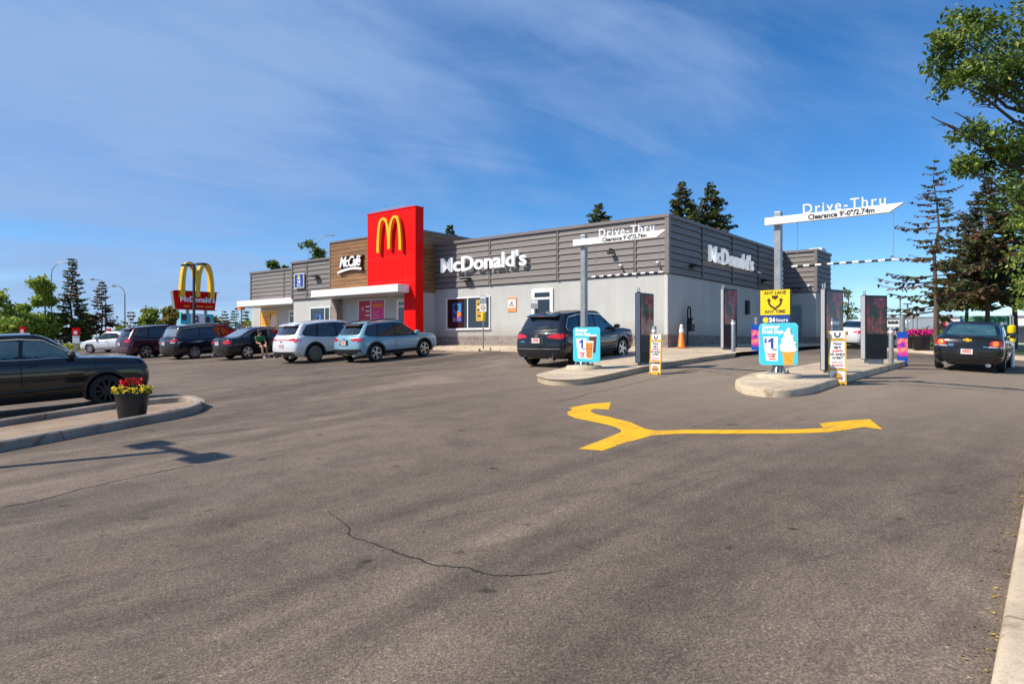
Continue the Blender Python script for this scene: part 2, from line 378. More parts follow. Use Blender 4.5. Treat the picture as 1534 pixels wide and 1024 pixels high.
# thin cloud lies over the western half of the sky
side = mth('MULTIPLY', sep.outputs[0], -.10)
cf = N.new('ShaderNodeMapRange'); cf.interpolation_type = 'SMOOTHSTEP'
L.new(mth('ADD', cs, side), cf.inputs['Value'])
cf.inputs['From Min'].default_value = .375; cf.inputs['From Max'].default_value = .63; cf.inputs['To Max'].default_value = .90
cloud = mixc(N, L, hs.outputs[0], (1.7, 2.6, 4.3), cf.outputs[0])
L.new(cloud, bg.inputs['Color']); bg.inputs['Strength'].default_value = .15
sl = bpy.data.lights.new('sun', 'SUN'); sl.energy = 4.9; sl.angle = RAD(.5); sl.color = (1, .915, .79)
so = bpy.data.objects.new('sun', sl); COL.objects.link(so)
dv = Vector((SUN_AZ.x * math.cos(RAD(SUN_EL)), SUN_AZ.y * math.cos(RAD(SUN_EL)), -math.sin(RAD(SUN_EL))))
so.rotation_euler = dv.to_track_quat('-Z', 'Y').to_euler(); so.location = (-20, -10, 30)
cam = bpy.data.cameras.new('camera'); co = bpy.data.objects.new('camera', cam); COL.objects.link(co); S.camera = co
co.location = (0, 0, EYE); co.rotation_euler = (RAD(90), 0, 0); cam.sensor_width = 36; cam.lens = 36 * F / PW
cam.shift_y = (HZ - PH / 2) / PW; cam.clip_end = 3000; cam.clip_start = .05
S.view_settings.view_transform = 'Standard'; S.view_settings.look = 'None'; S.view_settings.exposure = .30; S.view_settings.gamma = 1
S.cycles.max_bounces = 6; S.cycles.use_denoising = True

# ------------------------------------------------------------------ ground
def sheet(name, poly, dz, m, step=1.0):
    """a flat marking or surface laid on the ground, following its slope"""
    bm = bmesh.new(); vs = [bm.verts.new((p[0], p[1], 0)) for p in poly]; bm.faces.new(vs)
    bmesh.ops.triangulate(bm, faces=bm.faces[:])
    for _ in range(6):
        es = [e for e in bm.edges if e.calc_length() > step]
        if not es: break
        bmesh.ops.subdivide_edges(bm, edges=es, cuts=1); bmesh.ops.triangulate(bm, faces=bm.faces[:])
    for v in bm.verts: v.co.z = zg(v.co.x, v.co.y) + dz
    bmesh.ops.recalc_face_normals(bm, faces=bm.faces[:])
    if sum(f.normal.z for f in bm.faces) < 0: bmesh.ops.reverse_faces(bm, faces=bm.faces[:])
    me = bpy.data.meshes.new(name); bm.to_mesh(me); bm.free(); me.materials.append(m)
    for p in me.polygons: p.use_smooth = True
    o = bpy.data.objects.new(name, me); COL.objects.link(o); return o
def axis(a, b, n, k):
    return [a + (b - a) * i / n for i in range(n + 1)]
xs = sorted(set([round(v, 3) for v in axis(-30, 30, 80, 1)] + [-600, -350, -200, -130, -90, -70, -55, -45, -37, 37, 45, 55, 70, 90, 130, 200, 350, 600]))
ys = sorted(set([round(v, 3) for v in axis(-4, 52, 80, 1)] + [-200, -60, -25, -10, 58, 66, 76, 90, 110, 150, 220, 350, 600, 900]))
g = MB(); g.add([(x, y, zg(x, y)) for y in ys for x in xs], [(j * len(xs) + i, j * len(xs) + i + 1, (j + 1) * len(xs) + i + 1, (j + 1) * len(xs) + i) for j in range(len(ys) - 1) for i in range(len(xs) - 1)], 0, True)
struct(g.build('ground', m_asph))

def smooth_closed(pts, it=2, lim=.22):
    """rounds the corners of an outline, never cutting more than lim off an edge"""
    for _ in range(it):
        q = []
        for i in range(len(pts)):
            a = Vector(pts[i]); b = Vector(pts[(i + 1) % len(pts)]); l = (b - a).length; k = min(.25, lim / l)
            q += [tuple(a.lerp(b, k)), tuple(a.lerp(b, 1 - k))]
        pts = q; lim *= .5
    return pts
def inset(poly, t):
    A = sum(poly[i][0] * poly[(i + 1) % len(poly)][1] - poly[(i + 1) % len(poly)][0] * poly[i][1] for i in range(len(poly)))
    s = 1 if A > 0 else -1; out = []
    n = len(poly)
    for i in range(n):
        a, b, c = Vector(poly[i - 1]), Vector(poly[i]), Vector(poly[(i + 1) % n])
        d1 = (b - a).normalized(); d2 = (c - b).normalized(); n1 = Vector((-d1.y, d1.x)) * s; n2 = Vector((-d2.y, d2.x)) * s
        m = (n1 + n2); m.normalize(); k = t / max(.4, m.dot(n1)); out.append(tuple(b + m * k))
    return out
def slab(name, poly, h, m, bev=.04, drop=.25):
    """a raised pad with a rounded kerb edge: footprint polygon in xy, top h above the sloping ground"""
    bm = bmesh.new(); bm.faces.new([bm.verts.new((p[0], p[1], 0)) for p in inset(poly, bev)])
    bmesh.ops.triangulate(bm, faces=bm.faces[:])
    for _ in range(6):
        es = [e for e in bm.edges if e.calc_length() > 1.1]
        if not es: break
        bmesh.ops.subdivide_edges(bm, edges=es, cuts=1); bmesh.ops.triangulate(bm, faces=bm.faces[:])
    bmesh.ops.recalc_face_normals(bm, faces=bm.faces[:])
    if sum(f.normal.z for f in bm.faces) < 0: bmesh.ops.reverse_faces(bm, faces=bm.faces[:])
    be = []; nv = {}
    for l in [l for f in bm.faces for l in f.loops if l.edge.is_boundary]:
        a, b = l.vert, l.link_loop_next.vert; d = (b.co - a.co).normalized(); n = Vector((d.y, -d.x, 0))
        be.append((a, b))
        for v in (a, b): nv.setdefault(v, Vector()); nv[v] += n
    def ring(k, dz):
        r = {}
        for v, n in nv.items():
            q = v.co + n.normalized() * k; r[v] = bm.verts.new((q.x, q.y, zg(q.x, q.y) + dz))
        return r
    top = [v for v in bm.verts]
    r1 = ring(bev * .7, h - bev * .28); r2 = ring(bev, h - bev); r3 = ring(bev, -drop)
    for v in top: v.co.z = zg(v.co.x, v.co.y) + h
    for a, b in be:
        for p, q in ((None, r1), (r1, r2), (r2, r3)):
            A_, B_ = (a, b) if p is None else (p[a], p[b])
            bm.faces.new((B_, A_, q[a], q[b]))
    bmesh.ops.recalc_face_normals(bm, faces=bm.faces[:])
    me = bpy.data.meshes.new(name); bm.to_mesh(me); bm.free(); me.materials.append(m)
    for p in me.polygons: p.use_smooth = True
    me.set_sharp_from_angle(angle=RAD(50))
    o = bpy.data.objects.new(name, me); COL.objects.link(o); return struct(o)
def gp(pts): return [tuple(G(*p))[:2] for p in pts]
VX, VY = Vector((.628, .778)), Vector((-.778, .628))     # along the lanes; along the front to the left

# drive-through islands (kerb foot outlines)
CORNER = Vector((6.26, 27.5))
def loc2(x, y): return tuple(CORNER + x * Vector((.778, -.628)) + y * VX)
isl1 = gp([(797, 570), (814, 577), (845, 578.5), (875, 577), (905, 571.5), (950, 560.5), (990, 552.5)])
e = Vector(isl1[-1])
isl1 += [tuple(e + VX * 3.0), tuple(e + VX * 6.2), loc2(1.75, .2), loc2(1.75, 11.5), loc2(3.4, 13.2), loc2(3.4, 18.4), loc2(-1.0, 19), loc2(-1.0, -.2), loc2(-1.2, -1.75), loc2(-2.6, -1.75)]
isl1 += gp([(893, 547.5), (850, 556)])
slab('island_path', smooth_closed(isl1), .15, m_conc)
isl2 = gp([(1099, 579), (1109, 589), (1135, 594), (1172, 596), (1212, 591.5), (1250, 578)])
e = Vector(isl2[-1]); isl2 += [tuple(e + VX * 6.5), tuple(e + VX * 9.2), tuple(e + VX * 9.9 + VY * .45), tuple(e + VX * 9.6 + VY * 1.3), tuple(e + VX * 6 + VY * 1.72), tuple(e + VX * 1.5 + VY * 1.72)]
isl2 += gp([(1122, 569)])
slab('drive_island_path', smooth_closed(isl2), .16, m_conc)
# walk along the restaurant front
walk = [loc2(-2.62, -1.75), loc2(-2.62, .3), loc2(-34.5, .3), loc2(-34.5, -1.9), loc2(-14, -1.75)]
slab('front_sidewalk', walk, .14, m_conc)
# kerb strip by the right hand lane
p0 = G(1488, 1024); p0 = Vector(p0[:2]); nrm = Vector((.778, -.628))
strip = [tuple(p0 - VX * 4), tuple(p0 + VX * 9), tuple(p0 + VX * 26), tuple(p0 + VX * 26 + nrm * .55), tuple(p0 + VX * 9 + nrm * .55), tuple(p0 - VX * 4 + nrm * .55)]
slab('lane_kerb', strip, .11, m_conc)
lawn_r = sheet('right_lawn', [tuple(p0 - VX * 4 + nrm * .55), tuple(p0 + VX * 26 + nrm * .55), tuple(p0 + VX * 26 + nrm * 14), tuple(p0 - VX * 4 + nrm * 14)], .06, m_grass, 2); struct(lawn_r)
# planter island on the left: kerb ring round dry soil
ro = gp([(-150, 705), (0, 677), (130, 652), (270, 626), (300, 617), (307, 608)])
ro += [(Vector(G(306, 597, .17)[:2])).to_tuple(), (Vector(G(288, 591, .17)[:2])).to_tuple(), (Vector(G(245, 594, .17)[:2])).to_tuple(), (Vector(G(175, 601, .17)[:2])).to_tuple(), (Vector(G(0, 627, .17)[:2])).to_tuple(), (Vector(G(-150, 650, .17)[:2])).to_tuple()]
ro = smooth_closed(ro)
ri = inset(ro, .19)
kb = MB(); n = len(ro); H = .17
rA, rB = inset(ro, .03), inset(ro, .16)
rows = [[(p[0], p[1], zg(*p) - .2) for p in ro], [(p[0], p[1], zg(*p) + H - .025) for p in ro], [(p[0], p[1], zg(*p) + H) for p in rA], [(p[0], p[1], zg(*p) + H) for p in rB], [(p[0], p[1], zg(*p) + H - .025) for p in ri], [(p[0], p[1], zg(*p) - .1) for p in ri]]
kb.add([v for r in rows for v in r], [(r * n + i, r * n + (i + 1) % n, (r + 1) * n + (i + 1) % n, (r + 1) * n + i) for r in range(5) for i in range(n)])
struct(kb.build('planter_island_kerb', m_conc_old))
struct(sheet('island_soil', ri, .035, m_dirt, .6))

# yellow lane arrow, one painted marking
AR = [(866, 672.5), (903, 675), (932, 664.5), (962, 656.5), (977, 652), (1027, 649.5), (1100, 649.8), (1167, 649.5), (1215, 648.5), (1242, 647.5), (1267, 644), (1294, 639.5), (1322.5, 643.5), (1303, 628), (1270, 630), (1227, 634), (1249.5, 636.5), (1234, 641), (1200, 643), (1167, 643.8), (1100, 643.8), (1027, 643.5), (982, 645), (967, 642.5), (957, 638), (944.5, 632.5), (912, 624.5), (894, 621), (885.5, 617), (885, 614.5), (890, 612.5), (912, 613.5), (915, 602.5), (880, 605.5), (852, 611), (858, 613), (849.5, 617.5), (851, 621.5), (862, 626.5), (902, 634.5), (920, 639), (930, 643.5), (930, 647.5), (912, 655)]
ar = sheet('yellow_lane_arrow', gp(AR), .004, m_paint_y, .5); struct(ar)
# parking lines
def ribbon(pts, wd):
    pts = [Vector(p) for p in pts]; l = []; r = []
    for i, p in enumerate(pts):
        d = (pts[min(i + 1, len(pts) - 1)] - pts[max(i - 1, 0)]).normalized(); nn = Vector((-d.y, d.x)) * (wd[i] if isinstance(wd, list) else wd) / 2
        l.append(tuple(p + nn)); r.append(tuple(p - nn))
    return l + r[::-1]
for k, (a, b) in enumerate([((612, 551), (733, 532)), ((718, 549.5), (786, 536)), ((826, 549), (862, 541)), ((395, 547), (432, 541.5)), ((250, 546), (330, 538.5))]):
    A = Vector(G(*a)[:2]); B = A + VX * min(5.0, (Vector(G(*b)[:2]) - A).length)
    struct(sheet('parking_line', ribbon([tuple(A), tuple(B)], .09), .004, m_paint_w, 1))
m_crack = mat('crack_tar', (.022, .020, .019), .85, var=.4, scale=30)
ck = [(490, 763), (497, 771), (508, 779), (519, 786), (523, 795), (521, 801), (534, 808), (556, 814), (580, 822), (601, 830), (625, 838), (650, 846), (676, 850), (702, 851), (722, 858), (745, 862), (775, 863), (805, 860), (832, 856), (851, 852)]
rr = random.Random(3)
def jag(pts, sub, amp):
    q = []
    for i in range(len(pts) - 1):
        a, b = Vector(pts[i]), Vector(pts[i + 1])
        for k in range(sub): q.append(a.lerp(b, k / sub) + Vector((rr.uniform(-amp, amp), rr.uniform(-amp, amp))))
    return q + [Vector(pts[-1])]
cp = jag([tuple(G(*p)[:2]) for p in ck], 4, .012)
struct(sheet('ground_crack', ribbon([tuple(p) for p in cp], [max(.004, .017 * math.sin(math.pi * (i + 1) / (len(cp) + 1)) ** .5 * rr.uniform(.5, 1.3)) for i in range(len(cp))]), .004, m_crack, 1))
for pts in ([(0, 761), (60, 750), (140, 728), (230, 708), (290, 697)], [(835, 603), (880, 590), (940, 577), (1000, 562), (1034, 553)], [(1255, 574), (1320, 577), (1420, 580), (1534, 584)], [(1030, 551), (1120, 566)]):  # third line paints the clearance bar's thin shadow, the rest are seams
    q = jag([tuple(G(*p)[:2]) for p in pts], 5, .03)
    struct(sheet('seam_and_shadow_line', ribbon([tuple(p) for p in q], [.022 * rr.uniform(.4, 1.2) for _ in q]), .004, m_crack, 2))
# wheel stops in front of the walk
for k, xl in enumerate((-12.6, -9.2, -5.9)):
    t = MB(); t.prism([(-.09, 0), (.09, 0), (.07, .13), (-.07, .13)], -1.0, 1.0, 0, ALONGX)
    x, y = loc2(xl, -2.15); o = t.build('wheel_stop', m_conc, None, (x, y, zg(x, y) - .01), .012); o.rotation_euler = (0, 0, RAD(-38.9))
    tag(o, ['concrete wheel stop nearest the red entrance tower', 'concrete wheel stop behind the tall yellow parking sign', 'concrete wheel stop in front of the dark blue SUV'][k], 'wheel stop', 'wheel stops along the front walk')

# fallen leaves gathered along the right hand kerb
R_ = random.Random(4); q = MB()
for i in range(150):
    t = R_.uniform(-.5, 6); d = -abs(R_.gauss(0, .06)) - .01; c_ = p0 + VX * t + nrm * d
    a = R_.uniform(0, 6.28); l = R_.uniform(.008, .02); z = zg(c_.x, c_.y) + R_.uniform(.004, .012)
    q.add([(c_.x + l * math.cos(a + k * 1.571) * (1, .6)[k % 2], c_.y + l * math.sin(a + k * 1.571) * (1, .6)[k % 2], z + R_.uniform(0, .008)) for k in range(4)], [(0, 1, 2, 3)], R_.randrange(2))
stuff(q.build('leaf_litter', [mat('litter_yellow', (.45, .30, .04), .7, var=.4), mat('litter_brown', (.16, .10, .04), .8, var=.4)]))
# ------------------------------------------------------------------ the restaurant
# local frame: origin at the near corner, +x right along the front, +y back along the drive lane, z=0 at the floor
FLOOR = EYE - .10
B = thing('fast_food_restaurant', 'low grey restaurant with slatted brown upper walls, red entrance tower and wood clad panel', 'restaurant', (CORNER.x, CORNER.y, FLOOR), -38.9)
def fx(px, p=0.0):
    """local x of an image column on the plane p metres in front of the facade"""
    t = (px - CX) / F; x0, y0 = CORNER.x - .628 * p, CORNER.y - .778 * p
    return -(x0 - y0 * t) / (.778 + .628 * t)
def fz(px, py, p=0.0):
    x = fx(px, p); D = CORNER.y - .628 * x - .778 * p
    return (HZ - py) / F * D + .10
def ry(px, off=0.0):
    t = (px - CX) / F; x0, y0 = CORNER.x + .778 * off, CORNER.y - .628 * off
    return (y0 * t - x0) / (.628 - .778 * t)
def rz_(px, py, off=0.0):
    return (HZ - py) / F * (CORNER.y - .628 * off + .778 * ry(px, off)) + .10
ROOF, EAVE, BT = 5.30, 2.92, .46
DEP, BUMP0, BUMPX = 17.4, 14.5, 1.79
# walls (light grey), all volumes
wl = MB()
wl.bx(-26.07, 0, 0, DEP, BT, EAVE + .3)
wl.bx(-34.06, -26.07, 1.73, DEP, BT, EAVE + .3)
wl.bx(.0, BUMPX, BUMP0, DEP, BT, EAVE + .3)
wl.build('wall', m_wall, B)
wl = MB(); wl.bx(-20.5, -13.25, -.85, 0, -1, EAVE + .2); wl.build('entrance_wall', m_wall, B)
bb = MB()
bb.bx(-26.07, .02, -.02, DEP, -1.2, BT); bb.bx(-34.06, -26.07, 1.71, DEP, -1.2, BT); bb.bx(.02, BUMPX + .02, BUMP0 - .02, DEP, -1.2, BT)
bb.build('brick_base', m_brick, B)
pl = MB(); pl.bx(-20.5, -19.95, -1.22, -.85, -1, EAVE); pl.build('brick_pier', m_brick, B)
cr = MB(); cr.bx(-.14, .012, -.012, .10, BT, EAVE); cr.build('corner_trim', mat('trim_white', (.54, .545, .53), .5), B)

def siding(name, length, z0, z1, T, battens=(), nb=8):
    """boards running along local x from 0 to length, facing -y, each a sloping lap with a dark gap under it"""
    mb = MB(); mb.T = T; hb = (z1 - z0) / nb
    for i in range(nb):
        b = z0 + i * hb
        mb.prism([(.03, b + .03), (-.085, b + .03), (-.075, b + hb * .45), (-.055, b + hb * .5), (-.045, b + hb), (.03, b + hb)], 0.0, length, 0, ALONGX)
        mb.prism([(.03, b - .01), (-.02, b - .01), (-.02, b + .03), (.03, b + .03)], 0.001, length - .001, 1, ALONGX)
    for x in battens: mb.bx(x - .03, x + .035, -.098, .0, z0 - .005, z1, 2); mb.bx(x - .075, x - .03, -.088, .0, z0, z1, 1)
    return mb.build(name, [m_siding, m_siding_gap, m_coping], B)
xl = fx(650.5)
siding('siding', -.05 - xl, EAVE, ROOF - .13, TR(xl, 0, 0), [fx(p) - xl for p in (735.5, 837, 953)])
siding('siding', DEP - BUMP0 + 11.5, EAVE, ROOF - .13, R3('Z', 90) @ TR(.05, 0, 0), [ry(p) - .05 for p in (1050, 1095, 1134)])
siding('siding', BUMPX - .1, EAVE, ROOF - .13, TR(.05, BUMP0, 0), [])
siding('siding', DEP - BUMP0 - .06, EAVE, ROOF - .13, TR(BUMPX, BUMP0 + .03, 0) @ R3('Z', 90), [])
siding('siding', 26.0 - 20.5, EAVE - .05, ROOF - .13, TR(-26.0, -.05, 0), [fx(462.5) + 26.0])
siding('siding', 34.0 - 26.07, EAVE, ROOF - .13, TR(-34.0, 1.73, 0), [fx(427, -1.73) + 34.0])
for k in ((-.06, .12, -.12, .06, EAVE, ROOF - .1), (BUMPX - .06, BUMPX + .09, BUMP0 - .115, BUMP0 + .05, EAVE, ROOF - .1), (-26.12, -25.98, -.16, .0, EAVE, ROOF - .1), (-34.1, -33.96, 1.62, 1.8, EAVE, ROOF - .1), (xl - .14, xl, -.14, 0, EAVE, ROOF + .02)):
    tr = MB(); tr.bx(*k); tr.build('corner_post', m_coping, B)
for x0, x1, y0, y1 in ((xl, .13, -.14, .18), (-.19, .14, .18, DEP), (BUMPX - .2, BUMPX + .12, BUMP0 + .18, DEP), (.14, BUMPX + .12, BUMP0 - .13, BUMP0 + .18), (-26.1, -20.5, -.2, .15), (-34.14, -26.1, 1.6, 1.9)):
    cp = MB(); cp.bx(x0, x1, y0, y1, ROOF - .13, ROOF); cp.build('coping', m_coping, B)
rf = MB(); rf.bx(-34, -.2, 2, DEP, ROOF - .6, ROOF - .4); rf.bx(-26, -.2, .2, 2, ROOF - .6, ROOF - .4); rf.build('roof', m_coping, B)
# wood clad panel
wd = MB(); wd.bx(-20.5, -13.25, -1.2, 3.2, EAVE - .2, 5.86, 0)
nb = 14; h = (5.84 - (EAVE - .2)) / nb
for i in range(nb):
    z = EAVE - .2 + i * h
    wd.bx(-20.5, -13.25, -1.24, -1.2, z + .022, z + h, 0); wd.bx(-13.25, -13.21, -1.2, 3.2, z + .022, z + h, 0)
wd.build('wood_panel', m_wood, B)
c2 = MB(); c2.bx(-20.55, -13.18, -1.3, -1.16, 5.84, 5.93); c2.bx(-13.3, -13.18, -1.16, 3.2, 5.84, 5.93); c2.bx(-20.58, -20.5, -1.26, -1.0, EAVE - .2, 5.84); c2.build('wood_coping', m_coping, B)
# red entrance tower
tw = MB(); X0, X1, TOP = -16.52, -12.79, 6.93
tw.bx(X0, X1, -1.8, -1.245, 3.0, TOP, 0); tw.bx(-13.62, X1, -1.8, -1.245, -1, 3.0, 0)
for x in (fx(565, 1.8), fx(608, 1.8)): tw.bx(x - .009, x + .009, -1.803, -1.8, 3.0, TOP - .01, 1)
for z in (4.55, ): tw.bx(X0, X1, -1.803, -1.8, z - .009, z + .009, 1); tw.bx(X1, X1 + .003, -1.8, -1.25, z - .009, z + .009, 1)
tw.bx(X0, X1, -1.803, -1.8, 3.28, 3.30, 1)
tw.bx(X0 - .02, X1 + .02, -1.83, -1.22, TOP, TOP + .05, 0)
tw.tube([(X0 + .2, -1.72, TOP + .16), (X1 - .7, -1.72, TOP + .16)], .02, 6, 2)
for k in range(4): tw.tube([(X0 + .25 + k * .85, -1.72, TOP + .05), (X0 + .25 + k * .85, -1.72, TOP + .16)], .015, 6, 2)
tw.build('entrance_tower', [m_red, m_seam, m_grey], B)

def arches(mb, w, h, depth, T, mi=0, thin=.085, fat=.15, mid=.93):
    """two tall arches side by side, legs thickening towards the feet"""
    def leg(cx, a, sgn, foot):
        return [(cx + sgn * a * (1 - (1 - i / 14) ** 1.7), h - (h - foot) * (i / 14) ** 2.3) for i in range(15)]
    a = w / 4
    for cx, sg in ((-a, -1), (-a, 1), (a, -1), (a, 1)):
        foot = 0 if cx * sg > 0 else h * (1 - mid)
        c = leg(cx, a - fat / 2 * w / 2, sg, foot) if cx * sg > 0 else leg(cx, a, sg, foot)
        L_, R_ = [], []
        for i, (x, z) in enumerate(c):
            x0, z0 = c[max(i - 1, 0)]; x1, z1 = c[min(i + 1, len(c) - 1)]
            d = Vector((x1 - x0, z1 - z0)).normalized()
            if i == 0: d = Vector((sg, 0))
            t = (thin + (fat - thin) * i / (len(c) - 1)) * w / 4
            nn = Vector((-d.y, d.x)) * t
            if i == len(c) - 1: nn = Vector((t * sg * 1.0, 0)) * (1 if nn.x * sg > 0 else -1)
            L_.append((x + nn.x, z + nn.y)); R_.append((x - nn.x, z - nn.y))
        vs = [(p[0], p[1], 0) for p in L_] + [(p[0], p[1], 0) for p in R_] + [(p[0], p[1], depth) for p in L_] + [(p[0], p[1], depth) for p in R_]
        n = len(c); fs = []
        for i in range(n - 1):
            fs += [(i, i + 1, n + i + 1, n + i), (2 * n + i, 3 * n + i, 3 * n + i + 1, 2 * n + i + 1), (i, 2 * n + i, 2 * n + i + 1, i + 1), (n + i, n + i + 1, 3 * n + i + 1, 3 * n + i)]
        fs += [(n - 1, 3 * n - 1, 4 * n - 1, 2 * n - 1)]
        mb.add(vs, fs, mi, False, T @ TR(0, 0, -.0005 if sg > 0 else 0))
ax0, ax1 = fx(566.5, 1.9), fx(603.5, 1.9)
am = MB(); arches(am, (ax1 - ax0), 1.72, .12, TR((ax0 + ax1) / 2, -1.9, fz(585, 376, 1.9) - .02) @ FRONT, 0, .13, .2)
am.build('arches_emblem', m_yellow, B)
# wall lettering
def wall_word(T, width):
    mb = MB(); mb.txt("McDonald's", 1.0, Matrix.Identity(4), 0, .0, .008, 0, 1.0)
    lo = min(v.x for v in mb.v); hi = max(v.x for v in mb.v); k = width / (hi - lo)
    mb2 = MB(); T = T @ Matrix.Diagonal((1, .86, 1, 1)); mb2.txt("McDonald's", k, T @ TR(-(lo + hi) / 2 * k, 0, 0), 0, .05, .008 * k, 0, 1.0)
    mb2.txt("McDonald's", k, T @ TR(-(lo + hi) / 2 * k +   .014 * k, 0, .002), 0, .05, .008 * k, 0, 1.0)
    return mb2
wx0, wx1 = fx(662, .2), fx(789, .2)
wall_word(TR((wx0 + wx1) / 2, -.24, fz(725, 402.5, .2)) @ FRONT, wx1 - wx0).build('wall_lettering', m_letter_glow, B)
wy0, wy1 = ry(1061, .2), ry(1127, .2)
wall_word(TR(.24, (wy0 + wy1) / 2, 3.74) @ RIGHT, wy1 - wy0).build('wall_lettering', m_letter_glow, B)
sb = MB(); sb.bx(wx0, wx1, -.18, -.14, fz(725, 396, .2), fz(725, 396, .2) + .05); sb.build('lettering_rail', m_black, B)
sb = MB(); sb.bx(.14, .18, wy0, wy1, 3.95, 4.0); sb.build('lettering_rail', m_black, B)
# cafe script sign
mc = MB(); cx0, cx1 = fx(507.5, 1.35), fx(543, 1.35); cw = cx1 - cx0; cz = fz(525, 399, 1.35)
Tm = TR((cx0 + cx1) / 2, -1.36, cz) @ FRONT
for mi, e, dz, o in ((1, .05, -.05, .055), (0, .02, .06, .012)):
    mc.txt('McCafé', .80, Tm @ TR(.02, 0, dz), mi, e, o, .32, .86, sx=.84)
    for i in range(12):
        x = -cw * .5 + cw * .92 * i / 11; y = -.30 + .17 * math.sin(i / 11 * 2.3); x2 = -cw * .5 + cw * .92 * (i + 1) / 11; y2 = -.30 + .17 * math.sin((i + 1) / 11 * 2.3)
        t = .055 + o * .5
        mc.prism([(x, y - t), (x2, y2 - t), (x2, y2 + t), (x, y + t)], dz - e, dz + e + .0004 * i, mi, Tm)
mc.build('script_lettering', [m_white_sign, mat('letter_brown', (.05, .018, .012), .6)], B)
# canopies
ca = MB(); ca.bx(-20.45, -13.2, -2.6, -1.83, 2.66, 3.04, 0); ca.bx(-20.45, -16.53, -1.83, -1.25, 2.66, 3.04, 0); ca.bx(-20.40, -13.25, -2.55, -.86, 2.62, 2.66, 1); ca.build('canopy', [m_white, m_lgrey], B, None, .012)
ca = MB(); ca.bx(-32.9, -26.14, -.05, 1.6, 2.66, 3.05, 0); ca.bx(-32.85, -26.2, 0, 1.7, 2.62, 2.66, 1); ca.build('canopy', [m_white, m_lgrey], B, None, .012)

def window(x0, x1, z0, z1, p, splits=(), T=None, fw=.06, posters=(), parent=B, name='window'):
    """framed shop window on the plane p in front of the facade; splits are mullion positions"""
    T = T or Matrix.Identity(4); w_ = empty(name, parent); w_.matrix_local = T
    f = MB()
    for a, b, c, d in ((x0, x1, z0 - fw, z0), (x0, x1, z1, z1 + fw), (x0 - fw, x0, z0 - fw, z1 + fw), (x1, x1 + fw, z0 - fw, z1 + fw)):
        f.bx(a, b, -p - .06, -p, c, d)
    for s in splits: f.bx(s - .03, s + .03, -p - .055, -p - .01, z0, z1)
    f.bx(x0 - fw - .03, x1 + fw + .03, -p - .10, -p - .06, z0 - fw - .03, z0 - fw + .01)
    f.build('frame', m_white, w_, None, .006)
    g = MB(); g.bx(x0, x1, -p - .012, -p + .02, z0, z1); g.build('pane', m_glass, w_)
    for (a, b, c, d, fn) in posters: fn(w_, a, b, c, d, -p - .016)
    return w_
def poster_blue(w_, a, b, c, d, y):
    m = MB(); W_, H_ = b - a, d - c
    m.bx(a, b, y - .004, y, c, d, 0); m.bx(a + W_ * .1, b - W_ * .1, y - .006, y - .004, c + H_ * .5, d - H_ * .06, 1)
    m.disc(W_ * .25, TR(a + W_ * .4, y - .006, d - H_ * .25) @ FRONT, .004, 4)
    m.disc(W_ * .22, TR(a + W_ * .68, y - .008, c + H_ * .4) @ FRONT, .004, 2)
    for k in range(3): m.bx(a + W_ * (.12 + .27 * k), a + W_ * (.32 + .27 * k), y - .009, y - .004, c + H_ * .05, c + H_ * (.22 + .05 * (k % 2)), [2, 3, 3][k])
    m.build('poster', [m_blue, mat('print_sky', (.05, .22, .55), .5), m_orange, mat('print_lilac', (.25, .15, .5), .5), m_ink], w_)
def poster_gold(w_, a, b, c, d, y):
    m = MB(); W_, H_ = b - a, d - c
    m.bx(a, b, y - .004, y, c, d, 0)
    for k in range(5): m.bx(a + W_ * .15, b - W_ * (.15 + .1 * (k % 3)), y - .006, y - .004, c + H_ * (.2 + .14 * k), c + H_ * (.28 + .14 * k), [1, 2, 1, 3, 1][k])
    m.build('poster', [mat('print_gold', (.55, .36, .08), .5), m_ink, m_orange, m_cream], w_)
def poster_pink(w_, a, b, c, d, y):
    m = MB(); W_, H_ = b - a, d - c
    m.bx(a, b, y - .004, y, c, d, 0)
    m.bx(a + W_ * .1, b - W_ * .1, y - .006, y - .004, d - H_ * .2, d - H_ * .08, 1)
    for k in range(4): m.bx(a + W_ * .08, b - W_ * (.35 + .1 * (k % 2)), y - .006, y - .004, c + H_ * (.33 + .1 * k), c + H_ * (.36 + .1 * k), 2)
    m.bx(a + W_ * .08, b - W_ * .08, y - .006, y - .004, c + H_ * .05, c + H_ * .16, 3)
    m.build('poster', [m_pink, m_orange, mat('print_rose', (.8, .2, .35), .5), m_white_sign], w_)
def poster_red(w_, a, b, c, d, y):
    m = MB(); W_, H_ = b - a, d - c
    m.bx(a, b, y - .004, y, c + H_ * .38, d, 0); m.bx(a, b, y - .004, y, c, c + H_ * .38, 1)
    for k in range(3): m.bx(a + W_ * .55, b - W_ * .06, y - .006, y - .004, c + H_ * (.52 + .14 * k), c + H_ * (.56 + .14 * k), 1)
    m.disc(W_ * .14, TR(a + W_ * .28, y - .004, c + H_ * .75) @ FRONT, .003, 2)
    m.bx(a + W_ * .1, a + W_ * .4, y - .006, y - .004, c + H_ * .05, c + H_ * .27, 3); m.bx(a + W_ * .55, a + W_ * .9, y - .006, y - .004, c + H_ * .05, c + H_ * .3, 3)
    m.build('poster', [mat('print_crimson', (.5, .015, .05), .5), m_white_sign, mat('print_rose', (.8, .2, .35), .5), m_ink], w_)
